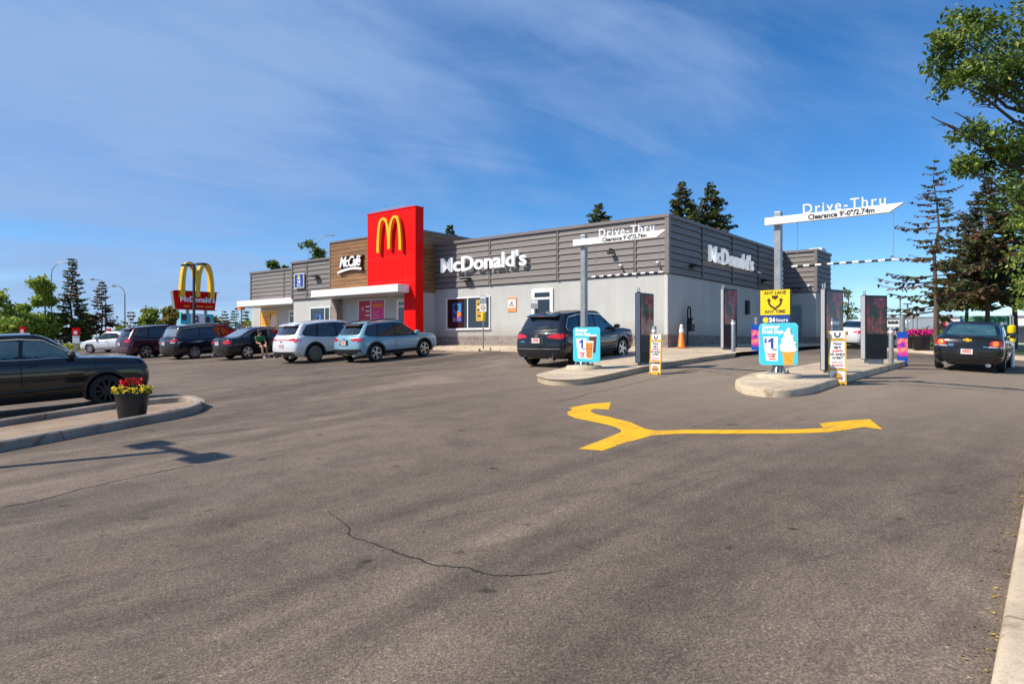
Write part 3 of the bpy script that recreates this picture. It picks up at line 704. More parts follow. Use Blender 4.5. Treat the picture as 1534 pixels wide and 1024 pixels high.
def poster_yellow(w_, a, b, c, d, y):
    m = MB(); W_, H_ = b - a, d - c
    m.bx(a, b, y - .004, y, c, d, 0)
    for k in range(4): m.bx(a + W_ * .08, a + W_ * (.44 + .08 * (k % 2)), y - .006, y - .004, c + H_ * (.3 + .14 * k), c + H_ * (.36 + .14 * k), 1)
    m.disc(W_ * .18, TR(a + W_ * .78, y - .004, c + H_ * .5) @ FRONT, .003, 2, 18, H_ * .32); m.bx(a + W_ * .56, a + W_ * .62, y - .007, y - .004, c + H_ * .62, c + H_ * .9, 3)
    m.disc(W_ * .12, TR(a + W_ * .86, y - .007, c + H_ * .2) @ FRONT, .003, 1, 18)
    m.build('poster', [mat('print_amber', (.80, .42, .05), .5), m_orange, mat('print_peach', (.85, .62, .5), .5), mat('print_brown', (.2, .07, .02), .5)], w_)
zb = .86; zt = 2.36
x0, x1 = fx(670.5), fx(733.5); xm = fx(701.5)
window(x0, x1, zb, zt, 0, (xm,), None, .06, [(fx(678), fx(692.5), 1.18, 2.16, poster_blue), (fx(713.5), fx(727.5), 1.2, 2.25, poster_gold)])
window(fx(466.5, 0), fx(494.5, 0), .9, fz(480, 461.5), .0, (fx(487.5),), None, .06, [(fx(473), fx(482), 1.0, 1.9, poster_blue)])
w_ = window(fx(538.5, .85), fx(576.5, .85), .7, fz(557, 449.5, .85), .85, (fx(556.5, .85),), None, .06, [(fx(539.5, .85), fx(555.5, .85), .72, fz(548, 451, .85), poster_red), (fx(557.5, .85), fx(575.8, .85), .72, fz(566, 451, .85), poster_pink)])
window(fx(391, -1.73), fx(416, -1.73), .72, fz(400, 465.5, -1.73), -1.73, (), None, .03, [(fx(391, -1.73), fx(416, -1.73), .72, fz(400, 465.5, -1.73), poster_yellow)])
def glass_door(x0, x1, z1, p, tz):
    d = empty('door', B); f = MB(); fw = .07
    for a, b, c, e in ((x0, x0 + fw, .02, z1), (x1 - fw, x1, .02, z1), (x0 + fw, x1 - fw, z1 - fw, z1), (x0 + fw, x1 - fw, tz - .05, tz + .05), (x0 + fw, x1 - fw, .02, .22), (x0 - .1, x0, .02, z1 + .1), (x1, x1 + .1, .02, z1 + .1), (x0, x1, z1, z1 + .1)):
        f.bx(a, b, -p - .06, -p, c, e)
    f.build('frame', m_white, d, None, .005)
    g = MB(); g.bx(x0 + fw, x1 - fw, -p - .03, -p + .02, .22, z1 - fw); g.build('pane', m_glass, d)
    h_ = MB(); h_.tube([(x0 + .2, -p - .06, .9), (x0 + .2, -p - .11, .95), (x0 + .2, -p - .11, 1.3), (x0 + .2, -p - .06, 1.35)], .016, 6); h_.build('handle', m_steel, d)
glass_door(fx(800), fx(826.5), 2.5, 0, 2.16)
glass_door(fx(434.5, -1.73), fx(441, -1.73) + .6, 2.3, -1.73, 2.0)
dk = MB(); dk.bx(fx(594, .85), fx(608, .85), -.856, -.82, -.3, 2.45); dk.build('recess_shade', m_matte, B)  # flat black plate on the wall, painted as the shade of a recess
glass_door(fx(597, .88), fx(606, .88) + .3, 2.35, .88, 2.05)
# service door on the lane side, in the bump-out face
sd = empty('door', B); q = MB(); q.bx(.16, 1.02, BUMP0 - .05, BUMP0, .02, 2.2, 0); q.bx(.10, .16, BUMP0 - .07, BUMP0, .02, 2.26, 1); q.bx(1.02, 1.08, BUMP0 - .07, BUMP0, .02, 2.26, 1); q.bx(.16, 1.02, BUMP0 - .07, BUMP0, 2.2, 2.26, 1); q.build('door_leaf', [mat('door_grey', (.19, .235, .26), .5), mat('trim_grey', (.3, .33, .34), .5)], sd)
q = MB(); q.bx(.86, .94, BUMP0 - .10, BUMP0 - .05, .95, 1.1); q.tube([(.9, BUMP0 - .1, 1.03), (.74, BUMP0 - .12, 1.03)], .015, 6); q.build('handle', m_chrome, sd)
# opening hours panel
hp = empty('hours_sign', B); x0, x1 = fx(442.5, .2), fx(456.5, .2); z0, z1 = fz(449, 431.5, .2), fz(449, 410, .2)
q = MB(); q.bx(x0, x1, -.28, -.17, z0, z1, 0); q.bx(x0 + .04, x1 - .04, -.284, -.28, z0 + .04, z1 - .04, 1); q.build('panel', [m_white_sign, m_blue], hp)
xm = (x0 + x1) / 2; q = MB(); q.disc(.10, TR(xm, -.284, z1 - .19) @ FRONT, .006, 0); q.build('clock_mark', m_yel_sign, hp)
q = MB(); q.txt('24', .34, TR(xm, -.285, z0 + .27) @ FRONT, 0, .003, .008); q.txt('Open', .16, TR(xm, -.285, z0 + .56) @ FRONT, 0, .003, .004); q.txt('Hours', .16, TR(xm, -.285, z0 + .11) @ FRONT, 0, .003, .004); q.build('lettering', m_white_sign, hp)
# orange bordered notice
nt = empty('notice', B); x0, x1 = fx(761), fx(774); z0, z1 = fz(767, 467), fz(767, 445.5)
q = MB(); q.bx(x0, x1, -.03, 0, z0, z1, 0); q.bx(x0 + .04, x1 - .04, -.034, -.03, z0 + .2, z1 - .1, 1); q.build('panel', [mat('notice_orange', (.80, .30, .10), .5), m_white_sign], nt)
q = MB(); q.disc(.05, TR((x0 + x1) / 2, -.034, z1 - .24) @ FRONT, .003, 0)
for k in range(3): q.bx(x0 + .09, x1 - .09 - .05 * k, -.037, -.034, z0 + .27 + .055 * k, z0 + .295 + .055 * k)
q.build('print', m_ink, nt)
# lamps and cameras
def wall_lamp(T):
    o = empty('wall_lamp', B); o.matrix_local = T
    q = MB(); q.prism([(0, -.05), (-.30, .02), (-.30, .07), (0, .11)], -.26, .26, 0, ALONGX); q.build('housing', m_black, o, None, .012)
    q = MB(); q.bx(-.2, .2, -.27, -.1, -.045, -.02); q.build('lens', m_lens, o)
for px in (702,): wall_lamp(TR(fx(px), -.115, fz(px, 419)))
for px, py in ((1036.5, 400.5), (1142.5, 422)): wall_lamp(TR(.115, ry(px, .1), rz_(px, py, .1)) @ R3('Z', 90))
wall_lamp(TR(fx(474, .2), -.17, fz(465, 415, .2) - .05))
wall_lamp(TR(.75, BUMP0 - .115, 3.12))
def camera_eye(T, dome=True):
    o = empty('security_camera', B); o.matrix_local = T
    q = MB(); q.lathe([(.0, .0), (.075, .0), (.075, .05), (.05, .09), (.0, .09)], 14, 0, R3('X', 90)); q.tube([(0, -.09, -.02), (0, -.2, -.06)], .045, 10, 0); q.build('housing', m_white_sign, o)
    q = MB(); q.lathe([(.034, 0), (.03, .02), (0, .026)], 12, 0, TR(0, -.2, -.06) @ R3('X', 105)); q.build('lens', m_ink, o)
for px, py in ((930, 398), (985.5, 393.5)): camera_eye(TR(fx(px, .1), -.09, fz(px, py, .1)))
camera_eye(TR(.09, ry(1135.5, .1), rz_(1135.5, 408, .1)) @ R3('Z', 90)); camera_eye(TR(1.45, BUMP0 - .09, 3.28))
q = MB(); q.tube([(fx(917, .1), -.1, fz(917, 374, .1)), (fx(917, .1), -.28, fz(917, 374, .1)), (fx(917, .1), -.28, fz(917, 374, .1) - .14)], .05, 8); q.bx(fx(917, .1) - .1, fx(917, .1) + .1, -.36, -.2, fz(917, 374, .1) - .2, fz(917, 374, .1) - .1); q.build('flood_lamp', m_black, B)
q = MB(); q.bx(0, .14, ry(1118) - .17, ry(1118) + .17, 1.55, 2.25); q.build('meter_box', m_black, B, None, .02)
gm = MB(); y = ry(1031, .2)
gm.tube([(.22, y - .1, .0), (.22, y - .1, 1.5), (.22, y - .02, 1.62), (.22, y + .12, 1.62), (.22, y + .18, 1.5), (.22, y + .18, .75)], .035, 8, 0)
gm.lathe([(0, -.1), (.17, -.1), (.2, -.02), (.2, .06), (.14, .12), (0, .12)], 16, 0, TR(.30, y, .98) @ R3('Y', 90)); gm.bx(.2, .42, y - .16, y + .16, .6, .9, 0); gm.bx(.42, .43, y - .1, y + .1, .92, 1.08, 1)
gm.build('gas_meter', [m_black, m_lgrey], B)
rc = MB(); rc.bx(.9, 1.62, BUMP0 + 1.9, BUMP0 + 2.8, ROOF - .3, ROOF + .3); rc.build('roof_unit', m_white, B, None, .02)
# ------------------------------------------------------------------ vehicles
def interp(tab, x):
    if x <= tab[0][0]: return tab[0][1]
    for (a, p), (b, q) in zip(tab, tab[1:]):
        if x <= b:
            u = (x - a) / (b - a); u = u * u * (3 - 2 * u) * .5 + u * .5
            return p + (q - p) * u
    return tab[-1][1]
def round_ring(cx, cy, rx, by, cnt):
    """car outline seen from above, unit half sizes: bowed ends, long flat sides, corners of radii cx, cy"""
    q = []
    for i in range(120): y = (1 - cy) * i / 120; q.append((1 - rx * (y / (1 - cy)) ** 2, y))
    for i in range(120):
        t = math.pi / 2 * i / 120; q.append((1 - rx - cx + cx * math.cos(t), (1 - cy) + (cy - by) * math.sin(t)))
    for i in range(241): x = (1 - rx - cx) * (1 - i / 240); q.append((x, 1 - by + by * (1 - (x / (1 - rx - cx)) ** 2)))
    P = q + [(-x, y) for x, y in q[-2::-1]]; P = P + [(x, -y) for x, y in P[-2:0:-1]]
    m = len(P); d = [0]
    for i in range(1, m + 1):
        a, b = P[i - 1], P[i % m]; d.append(d[-1] + math.hypot((a[0] - b[0]) * 2.1, a[1] - b[1]))
    out = []; j = 0
    for k in range(cnt):
        t = d[-1] * k / cnt
        while d[j + 1] < t: j += 1
        u = (t - d[j]) / max(1e-9, d[j + 1] - d[j]); a, b = P[j], P[(j + 1) % m]
        out.append((a[0] + (b[0] - a[0]) * u, a[1] + (b[1] - a[1]) * u))
    return out
RNG = round_ring(.10, .30, .035, .035, 120); RNG2 = round_ring(.10, .30, .055, .05, 104)

STY = dict(
 suv=dict(L=4.7, H=1.70, W=1.90, g=.24, R=.365, ax=(-1.38, 1.36),
  belt=[(-2.35, 1.13), (-1.9, 1.12), (-.8, 1.04), (.6, 1.0), (1.1, 1.07), (1.5, 1.06), (1.95, 1.01), (2.35, .97)],
  roof=[(-2.3, 1.56), (-1.7, 1.64), (-.6, 1.70), (.2, 1.69), (.7, 1.63), (1.2, 1.5)], cab=(-2.24, 1.32, -1.84, .30), wr=.68,
  low=[(0, .16, .24, .82), (.05, .07, .12, .90), (.16, .02, .04, .965), (.36, 0, .0, .995), (.58, .02, .0, 1.0), (.78, .05, .03, .99), (.90, .08, .06, .98), (.97, .11, .10, .96), (1, .15, .15, .925)],
  win=[[(1.02, 1.06), (.28, 1.53), (-.20, 1.57), (-.25, 1.04)], [(-.33, 1.04), (-.28, 1.57), (-1.06, 1.555), (-1.2, 1.07)], [(-1.28, 1.10), (-1.14, 1.555), (-1.57, 1.50), (-1.80, 1.24), (-1.76, 1.17)]],
  trim=[(1.08, 1.045), (.28, 1.56), (-.3, 1.605), (-1.12, 1.59), (-1.60, 1.53), (-1.86, 1.23), (-1.80, 1.145), (-1.2, 1.07), (-.3, 1.02), (1.08, 1.035)],
  rear=[(-.66, 1.18), (.66, 1.18), (.60, 1.54), (-.60, 1.54)], front=[(-.66, 1.15), (.66, 1.15), (.56, 1.57), (-.56, 1.57)],
  tail=[(.46, .90), (.86, .86), (.86, 1.02), (.76, 1.03), (.46, .985)], tails=[(-2.27, .86), (-2.0, .94), (-2.03, 1.0), (-2.25, 1.0)],
  head=[(.42, .76), (.94, .80), (.94, .92), (.42, .84)], heads=[(2.2, .78), (1.82, .86), (1.78, .92), (2.15, .90)],
  bump=[(-.87, .30), (.87, .30), (.87, .52), (.6, .56), (-.6, .56), (-.87, .52)], plate=(.80, .0), seams=[(1.12, -.29), (-.29, -1.32)]),
 sedan=dict(L=4.85, H=1.47, W=1.84, g=.20, R=.335, ax=(-1.38, 1.40),
  belt=[(-2.42, 1.02), (-1.8, 1.03), (-1.1, .99), (-.4, .95), (.6, .92), (1.0, .965), (1.5, .92), (2.0, .83), (2.42, .72)],
  roof=[(-1.9, 1.22), (-1.1, 1.40), (-.5, 1.46), (.1, 1.46), (.6, 1.38), (1.2, 1.2)], cab=(-2.02, 1.22, -.98, .22), wr=.66,
  low=[(0, .16, .22, .82), (.05, .07, .10, .90), (.16, .02, .03, .965), (.36, 0, .0, .99), (.58, .01, .0, 1.0), (.78, .03, .03, .985), (.90, .06, .09, .96), (.97, .10, .15, .93), (1, .15, .22, .89)],
  win=[[(.90, .985), (.16, 1.335), (-.20, 1.365), (-.24, .965)], [(-.32, .965), (-.28, 1.365), (-.84, 1.325), (-1.10, 1.16), (-1.16, 1.0)], [(-1.22, 1.02), (-1.2, 1.12), (-1.06, 1.19), (-1.42, 1.06)]],
  trim=[(.96, .965), (.16, 1.36), (-.28, 1.395), (-.86, 1.35), (-1.2, 1.19), (-1.52, 1.05), (-1.2, .985), (-.3, .945), (.96, .955)],
  rear=[(-.66, 1.075), (.66, 1.075), (.53, 1.38), (-.53, 1.38)], front=[(-.64, 1.03), (.64, 1.03), (.52, 1.37), (-.52, 1.37)],
  tail=[(.50, .76), (.84, .74), (.84, .92), (.74, .93), (.50, .91)], tails=[(-2.34, .75), (-2.12, .80), (-2.16, .92), (-2.32, .92)],
  head=[(.42, .62), (.9, .66), (.9, .80), (.42, .72)], heads=[(2.25, .64), (1.96, .72), (1.9, .79), (2.22, .75)],
  bump=[(-.91, .24), (.91, .24), (.91, .34), (-.91, .34)], plate=(.80, .0), seams=[(1.1, -.28), (-.28, -1.22)]),
 van=dict(L=5.15, H=1.74, W=2.0, g=.22, R=.345, ax=(-1.45, 1.55),
  belt=[(-2.57, 1.12), (-2.0, 1.10), (-1.0, 1.03), (.4, 1.0), (1.3, 1.0), (1.6, 1.05), (2.1, .94), (2.57, .78)],
  roof=[(-2.5, 1.60), (-1.9, 1.68), (-.6, 1.74), (.3, 1.72), (.9, 1.62), (1.6, 1.4)], cab=(-2.46, 1.85, -2.12, .55), wr=.72,
  low=[(0, .16, .24, .82), (.05, .07, .12, .90), (.16, .02, .04, .965), (.36, 0, .0, .995), (.58, .01, .0, 1.0), (.78, .03, .03, .99), (.90, .06, .09, .975), (.97, .09, .15, .955), (1, .12, .22, .92)],
  win=[[(1.45, 1.06), (.55, 1.57), (.08, 1.61), (.03, 1.05)], [(-.05, 1.05), (0, 1.61), (-1.05, 1.60), (-1.1, 1.07)], [(-1.18, 1.08), (-1.13, 1.60), (-1.92, 1.53), (-2.22, 1.26), (-2.1, 1.16)]],
  trim=[(1.52, 1.04), (.55, 1.60), (0, 1.645), (-1.1, 1.635), (-1.95, 1.565), (-2.3, 1.27), (-2.12, 1.12), (-1.1, 1.04), (0, 1.02), (1.52, 1.03)],
  rear=[(-.74, 1.17), (.74, 1.17), (.66, 1.56), (-.66, 1.56)], front=[(-.76, 1.1), (.76, 1.1), (.62, 1.6), (-.62, 1.6)],
  tail=[(.56, .90), (.90, .88), (.90, 1.04), (.80, 1.05), (.56, 1.0)], tails=[(-2.49, .88), (-2.2, .96), (-2.24, 1.0), (-2.46, 1.0)],
  head=[(.45, .72), (.98, .76), (.98, .90), (.45, .82)], heads=[(2.4, .74), (2.1, .82), (2.0, .88), (2.36, .86)],
  bump=[(-.98, .26), (.98, .26), (.98, .40), (-.98, .40)], plate=(.84, .0), seams=[(1.5, .0), (.0, -1.12)]))

def chaikin(p, it=1, closed=True):
    for _ in range(it):
        q = []
        for i in range(len(p)):
            a, b = Vector(p[i]), Vector(p[(i + 1) % len(p)])
            q += [tuple(a * .93 + b * .07), tuple(a * .07 + b * .93)]
        p = q
    return p

def paint(name, col, metal=.35):
    return mat(name, col, .3, metal, var=.05, scale=2, coat=1.0, spec=.15 if max(col) < .03 else .5)

class Car:
    def __init__(s, style, L=None, H=None, Wd=None, **kw):
        b = STY[style]; s.b = b; s.kw = kw
        s.L, s.H, s.W = L or b['L'], H or b['H'], Wd or b['W']
        s.kx, s.kz, s.ky = s.L / b['L'], s.H / b['H'], s.W / b['W']
        s.R = kw.get('R', b['R']); s.ax = [a * s.kx for a in kw.get('ax', b['ax'])]
    def belt(s, x): return interp(s.kw.get('belt', s.b['belt']), x / s.kx) * s.kz
    def roof(s, x): return interp(s.kw.get('roof', s.b['roof']), x / s.kx) * s.kz
    def shell(s):
        b = s.b; g = s.kw.get('g', b['g']); low = s.kw.get('low', b['low'])
        vs, fs = [], []; n = len(RNG); prev = None
        def ring(pts):
            k = len(vs); vs.extend(pts); return k
        def skin(a, b_, n): fs.extend([(a + i, a + (i + 1) % n, b_ + (i + 1) % n, b_ + i) for i in range(n)])
        def lowring(f, dr, df, wf, ys=1.0, dz=0.0):
            xr, xf = -s.L / 2 + dr * s.kx, s.L / 2 - df * s.kx
            out = []
            for X, Y in RNG:
                x = (xr + xf) / 2 + X * (xf - xr) / 2; y = Y * wf * s.W / 2 * ys
                up = s.belt(x); zb = g + .05 * max(0, (abs(x) - s.L * .36)) / (s.L * .14)
                out.append((x, y, zb + (up - zb) * f + dz))
            return out
        a0 = None
        for lv in low:
            k = ring(lowring(*lv));
            if prev is not None: skin(prev, k, n)
            else: a0 = k
            prev = k
        for ys, dz in ((.86, .018), (.6, .03), (.3, .036), (.0, .038)):
            k = ring(lowring(*low[-1], ys, dz)); skin(prev, k, n); prev = k
        for ys in (.5, .0):
            k = ring(lowring(*low[0], ys, 0)); skin(k, a0, n); a0 = k
        me = bpy.data.meshes.new('shell'); me.from_pydata(vs, [], fs)
        bm = bmesh.new(); bm.from_mesh(me); bmesh.ops.remove_doubles(bm, verts=bm.verts[:], dist=1e-4)
        bmesh.ops.dissolve_degenerate(bm, dist=1e-5, edges=bm.edges[:]); bmesh.ops.recalc_face_normals(bm, faces=bm.faces[:]); bm.to_mesh(me); bm.free()
        o = bpy.data.objects.new('shell', me); COL.objects.link(o)
        me.materials.append(s.kw['paint']); me.materials.append(m_matte)
        cm = MB()
        for ax in s.ax:
            for sy in (-1, 1):
                cm.lathe([(s.R + .055, -.16), (s.R + .055, .3)], 36, 1, TR(ax, sy * (s.W / 2 - .14), s.R) @ R3('X', -90 * sy))
        co_ = cm.build('cutter', [m_matte, m_matte])
        md = o.modifiers.new('b', 'BOOLEAN'); md.object = co_; md.operation = 'DIFFERENCE'; md.solver = 'EXACT'; md.material_mode = 'TRANSFER'
        res = bpy.data.meshes.new_from_object(o.evaluated_get(bpy.context.evaluated_depsgraph_get()))
        bpy.data.objects.remove(o); bpy.data.objects.remove(co_)
        # cabin
        vs, fs = [], []; n = len(RNG2); prev = None
        xr0, xf0, xr1, xf1 = [v * s.kx for v in s.kw.get('cab', b['cab'])]; w0, w1 = .925 * s.W / 2, s.kw.get('wr', b['wr']) * s.ky
        def cabring(k, bl, ys=1.0, dz=0.0):
            xr, xf, wd = xr0 + (xr1 - xr0) * bl, xf0 + (xf1 - xf0) * bl, w0 + (w1 - w0) * bl
            out = []
            for X, Y in RNG2:
                x = (xr + xf) / 2 + X * (xf - xr) / 2; z0 = s.belt(x) - .03
                out.append((x, Y * wd * ys, z0 + (s.roof(x) - z0) * k + dz))
            return out
        for k, bl in ((0, 0), (.2, .15), (.4, .33), (.6, .52), (.78, .71), (.89, .85), (.955, .96), (.99, 1.08), (1.0, 1.2)):
            q = ring(cabring(k, bl))
            if prev is not None: skin(prev, q, n)
            prev = q
        for ys, dz in ((.85, .012), (.55, .028), (.25, .036), (0, .038)):
            q = ring(cabring(1.0, 1.2, ys, dz)); skin(prev, q, n); prev = q
        bm = bmesh.new(); bm.from_mesh(res); nb = len(bm.verts)
        nv = [bm.verts.new(v) for v in vs]
        for f in fs:
            try: bm.faces.new([nv[i] for i in f])
            except ValueError: pass
        bmesh.ops.remove_doubles(bm, verts=bm.verts[:], dist=1e-4)
        bmesh.ops.recalc_face_normals(bm, faces=bm.faces[:])
        bm.to_mesh(res); s.bvh = BVHTree.FromBMesh(bm); bm.free()
        for p in res.polygons: p.use_smooth = True
        res.set_sharp_from_angle(angle=RAD(50)); res.name = 'body'
        return res
    def hit(s, a, b, view):
        """nearest skin point seen square on from that side; slides inwards where the body has already curved away"""
        c_ = .0 if view in 'BF' else (s.ax[0] + s.ax[1]) / 2
        for _ in range(16):
            if view in 'RL':
                sg = -1 if view == 'R' else 1; o, d = Vector((a, sg * 4, b)), Vector((0, -sg, 0))
            elif view == 'B': o, d = Vector((-6, a, b)), Vector((1, 0, 0))
            elif view == 'F': o, d = Vector((6, a, b)), Vector((-1, 0, 0))
            else: o, d = Vector((a, b, 5)), Vector((0, 0, -1))
            p, nn, i, _d = s.bvh.ray_cast(o, d)
            bad = p is None or (view in 'RL' and abs(p.y) < .35 * s.W) or (view == 'B' and p.x > -.04 * s.L) or (view == 'F' and p.x < -.02 * s.L)
            if not bad: break
            a = c_ + (a - c_) * .975
        if p is None: p, nn, i, _d = s.bvh.find_nearest(o)
        if nn.dot(d) > 0: nn = -nn
        return p, nn
    def patch(s, mb, poly, view, mi=0, off=.006, round_=1, edge=.14):
        if round_: poly = chaikin(poly, round_)
        bm = bmesh.new(); bm.faces.new([bm.verts.new((p[0], p[1], 0)) for p in poly]); bmesh.ops.triangulate(bm, faces=bm.faces[:])
        for _ in range(6):
            es = [e for e in bm.edges if e.calc_length() > edge]
            if not es: break
            bmesh.ops.subdivide_edges(bm, edges=es, cuts=1); bmesh.ops.triangulate(bm, faces=bm.faces[:])
        bm.verts.index_update(); be = [(e.verts[0].index, e.verts[1].index) for e in bm.edges if e.is_boundary]
        vs, lo = [], []
        for v in bm.verts:
            p, nn = s.hit(v.co.x, v.co.y, view); vs.append(p + nn * off); lo.append(p - nn * .01)
        fs = [[v.index for v in f.verts] for f in bm.faces]; bm.free()
        n = len(vs); b0 = len(mb.v)
        mb.add(vs, fs, mi, True); mb.add(vs + lo, [(a, b, n + b, n + a) for a, b in be], mi, False)
        return mb
    def line(s, mb, pts, view, r=.008, mi=0, off=.002, closed=False, n=5, step=.12):
        q = []
        P = list(pts) + ([pts[0]] if closed else [])
        for a, b in zip(P, P[1:]):
            a, b = Vector(a), Vector(b); m = max(1, int((b - a).length / step))
            for k in range(m): q.append(a.lerp(b, k / m))
        q.append(Vector(P[-1])); out = []
        for p in q:
            h_, nn = s.hit(p.x, p.y, view); out.append(h_ + nn * off)
        return mb.tube(out, r, n, mi)
    def sc(s, poly, view):
        if view in 'RL': return [(x * s.kx, z * s.kz) for x, z in poly]
        return [(y * s.ky, z * s.kz) for y, z in poly]
    def wheel_meshes(s):
        R = s.R; wd = .215; rr = R * s.kw.get('rimf', .70)
        t = MB(); t.lathe([(rr, -wd / 2 + .01), (rr + .03, -wd / 2 - .004), (R - .03, -wd / 2), (R - .008, -wd / 2 + .03), (R, -wd / 2 + .06), (R, wd / 2 - .06), (R - .008, wd / 2 - .03), (R - .03, wd / 2), (rr + .03, wd / 2 + .004), (rr, wd / 2 - .01), (rr, -wd / 2 + .01)], 36, 0, R3('X', 90))
        r = MB(); dark = s.kw.get('rim', m_rim) is m_rimblk
        r.lathe([(rr + .004, .0), (rr + .004, .095), (rr - .02, .098), (rr - .035, .06), (rr - .035, .0)], 36, 0, R3('X', 90))
        r.lathe([(0, .012), (rr - .03, .012)], 24, 1, R3('X', 90))
        ns = s.kw.get('spokes', 5); tw = s.kw.get('twin', False)
        for k in range(ns):
            a = 2 * math.pi * k / ns
            for da in ((-.11, .11) if tw else (0,)):
                T = R3('X', 90) @ R3('Z', math.degrees(a + da)) 
                w0, w1 = (.027, .02) if tw or ns > 8 else (.052, .036)
                r.prism([(.03, -w0), (rr - .015, -w1), (rr - .015, w1), (.03, w0)], .04, .082, 0, T)
        r.lathe([(.0, .088), (.055, .085), (.065, .05), (.065, .02)], 16, 0, R3('X', 90))
        return t, r
    def make(s, label, cat, mw, group=None, name='parked_car'):
        kw = s.kw; b = s.b; root = thing(name, label, cat, mw=mw, group=group)
        me = s.shell(); o = bpy.data.objects.new('body', me); COL.objects.link(o); o.parent = root
        glass = kw.get('glass', m_autoglass)
        for v in kw.get('sides', 'RL'):
            m = MB(); s.patch(m, s.sc(kw.get('trim', b['trim']), v), v, 0, .003); m.build('window_surround', m_black, root)
            for i, w_ in enumerate(kw.get('win', b['win'])):
                m = MB(); s.patch(m, s.sc(w_, v), v, 0, .006); m.build('side_window', glass if i == 0 or not kw.get('privacy') else m_autoglass, root)
            m = MB()
            if kw.get('chrome', True): s.line(m, s.sc(kw.get('trim', b['trim']), v), v, .011, 0, .005, True, 5, .05); m.build('window_trim', m_chrome if kw.get('chrome', True) is True else m_black, root)
            m = MB()
            top = s.belt(0) - .015
            for fx_, rx in b['seams']:
                f_, r_ = fx_ * s.kx, rx * s.kx
                s.line(m, [(f_, s.belt(f_) - .03), (f_ - .02, .62 * s.kz), (f_ - .10, .40 * s.kz), (r_ + .0, .38 * s.kz)], v, .0055, 0, .0005)
                s.line(m, [(r_, .38 * s.kz), (r_ - .0, s.belt(r_) - .03)], v, .0055, 0, .0005)
            m.build('door_seam', m_matte, root)
            for k, x in enumerate((b['seams'][0][1] + .2, b['seams'][1][1] + .2)):
                m = MB(); z = s.belt(x * s.kx) - .14; q = [s.hit(x * s.kx + d_, z, v) for d_ in (-.1, -.03, .05, .1)]
                m.tube([p + n_ * o_ for (p, n_), o_ in zip(q, (0, .032, .032, 0))], .014, 7); m.build('door_handle', m_chrome if kw.get('chrome_handle') else kw['paint'], root)
            sg = -1 if v == 'R' else 1
            m = MB(); x = kw.get('mirror_x', 1.0 if b is not STY['van'] else 1.4) * s.kx; p, n_ = s.hit(x - .12, s.belt(x) + .03, v)
            m.lathe([(0, -.1), (.06, -.095), (.085, -.05), (.09, .0), (.085, .04), (0, .05)], 12, 0, TR(p.x, p.y + sg * .17, p.z + .06) @ R3('Y', 90) @ Matrix.Diagonal((.85, 1.25, 1, 1)))
            m.tube([p - n_ * .05, (p.x, p.y + sg * .13, p.z + .02)], .025, 6); m.build('mirror', kw.get('mirror', kw['paint']), root)
            if kw.get('mould'):
                m = MB(); a_, b2_ = s.ax[0] + s.R + .14, s.ax[1] - s.R - .14; z = .50 * s.kz
                s.line(m, [(a_, z), (b2_, z + .015)], v, .034, 0, -.012, n=8); m.build('sky_catch_moulding', kw['paint'], root)  # added tube; its upper side catches sky to give a reflection band
                m = MB(); s.line(m, [(s.ax[0] - .2, .92 * s.kz), (0, .885 * s.kz), (s.ax[1] + .15, .86 * s.kz)], v, .02, 0, -.010, n=8); m.build('shoulder_crease', kw['paint'], root)
            if kw.get('clad'):
                m = MB()
                for ax in s.ax:
                    P = [(ax + (s.R + .055) * math.cos(t), s.R + (s.R + .055) * math.sin(t)) for t in [RAD(-14 + i * 208 / 24) for i in range(25)]]
                    Q = [(ax + (s.R + .125) * math.cos(t), s.R + (s.R + .115) * math.sin(t)) for t in [RAD(-14 + i * 208 / 24) for i in range(25)]]
                    vsA = [s.hit(*p, v) for p in P]; vsB = [s.hit(*p, v) for p in Q]
                    # keep the arch on the outer skin
                    A_ = [Vector((p[0], sg * max(abs(h_[0].y), s.W / 2 - .05) , p[1])) for p, h_ in zip(P, vsA)]
                    B_ = [Vector((p[0], sg * max(abs(h_[0].y), s.W / 2 - .05), p[1])) for p, h_ in zip(Q, vsB)]
                    k0 = 25
                    m.add([a_ + Vector((0, sg * .014, 0)) for a_ in A_] + [b_ + Vector((0, sg * .012, 0)) for b_ in B_] + [b_ - Vector((0, sg * .02, 0)) for b_ in B_] + [a_ - Vector((0, sg * .12, 0)) for a_ in A_],
                          [(r * k0 + i, r * k0 + i + 1, (r + 1) * k0 + i + 1, (r + 1) * k0 + i) for r in range(2) for i in range(24)] + [(i, i + 1, 3 * k0 + i + 1, 3 * k0 + i) for i in range(24)], 0, True)
                g = kw.get('g', b['g'])
                s.patch(m, [(s.ax[0] + s.R + .1, g + .05), (s.ax[1] - s.R - .1, g + .05), (s.ax[1] - s.R - .12, g + .17), (s.ax[0] + s.R + .12, g + .17)], v, 0, .010, 0)
                m.build('wheel_arch_cladding', m_black, root)
        m = MB(); s.patch(m, s.sc(kw.get('rear', b['rear']), 'B'), 'B', 0, .006); m.build('rear_window', kw.get('rear_glass', glass), root)
        m = MB(); s.patch(m, s.sc(b['front'], 'F'), 'F', 0, .006); m.build('windscreen', glass, root)
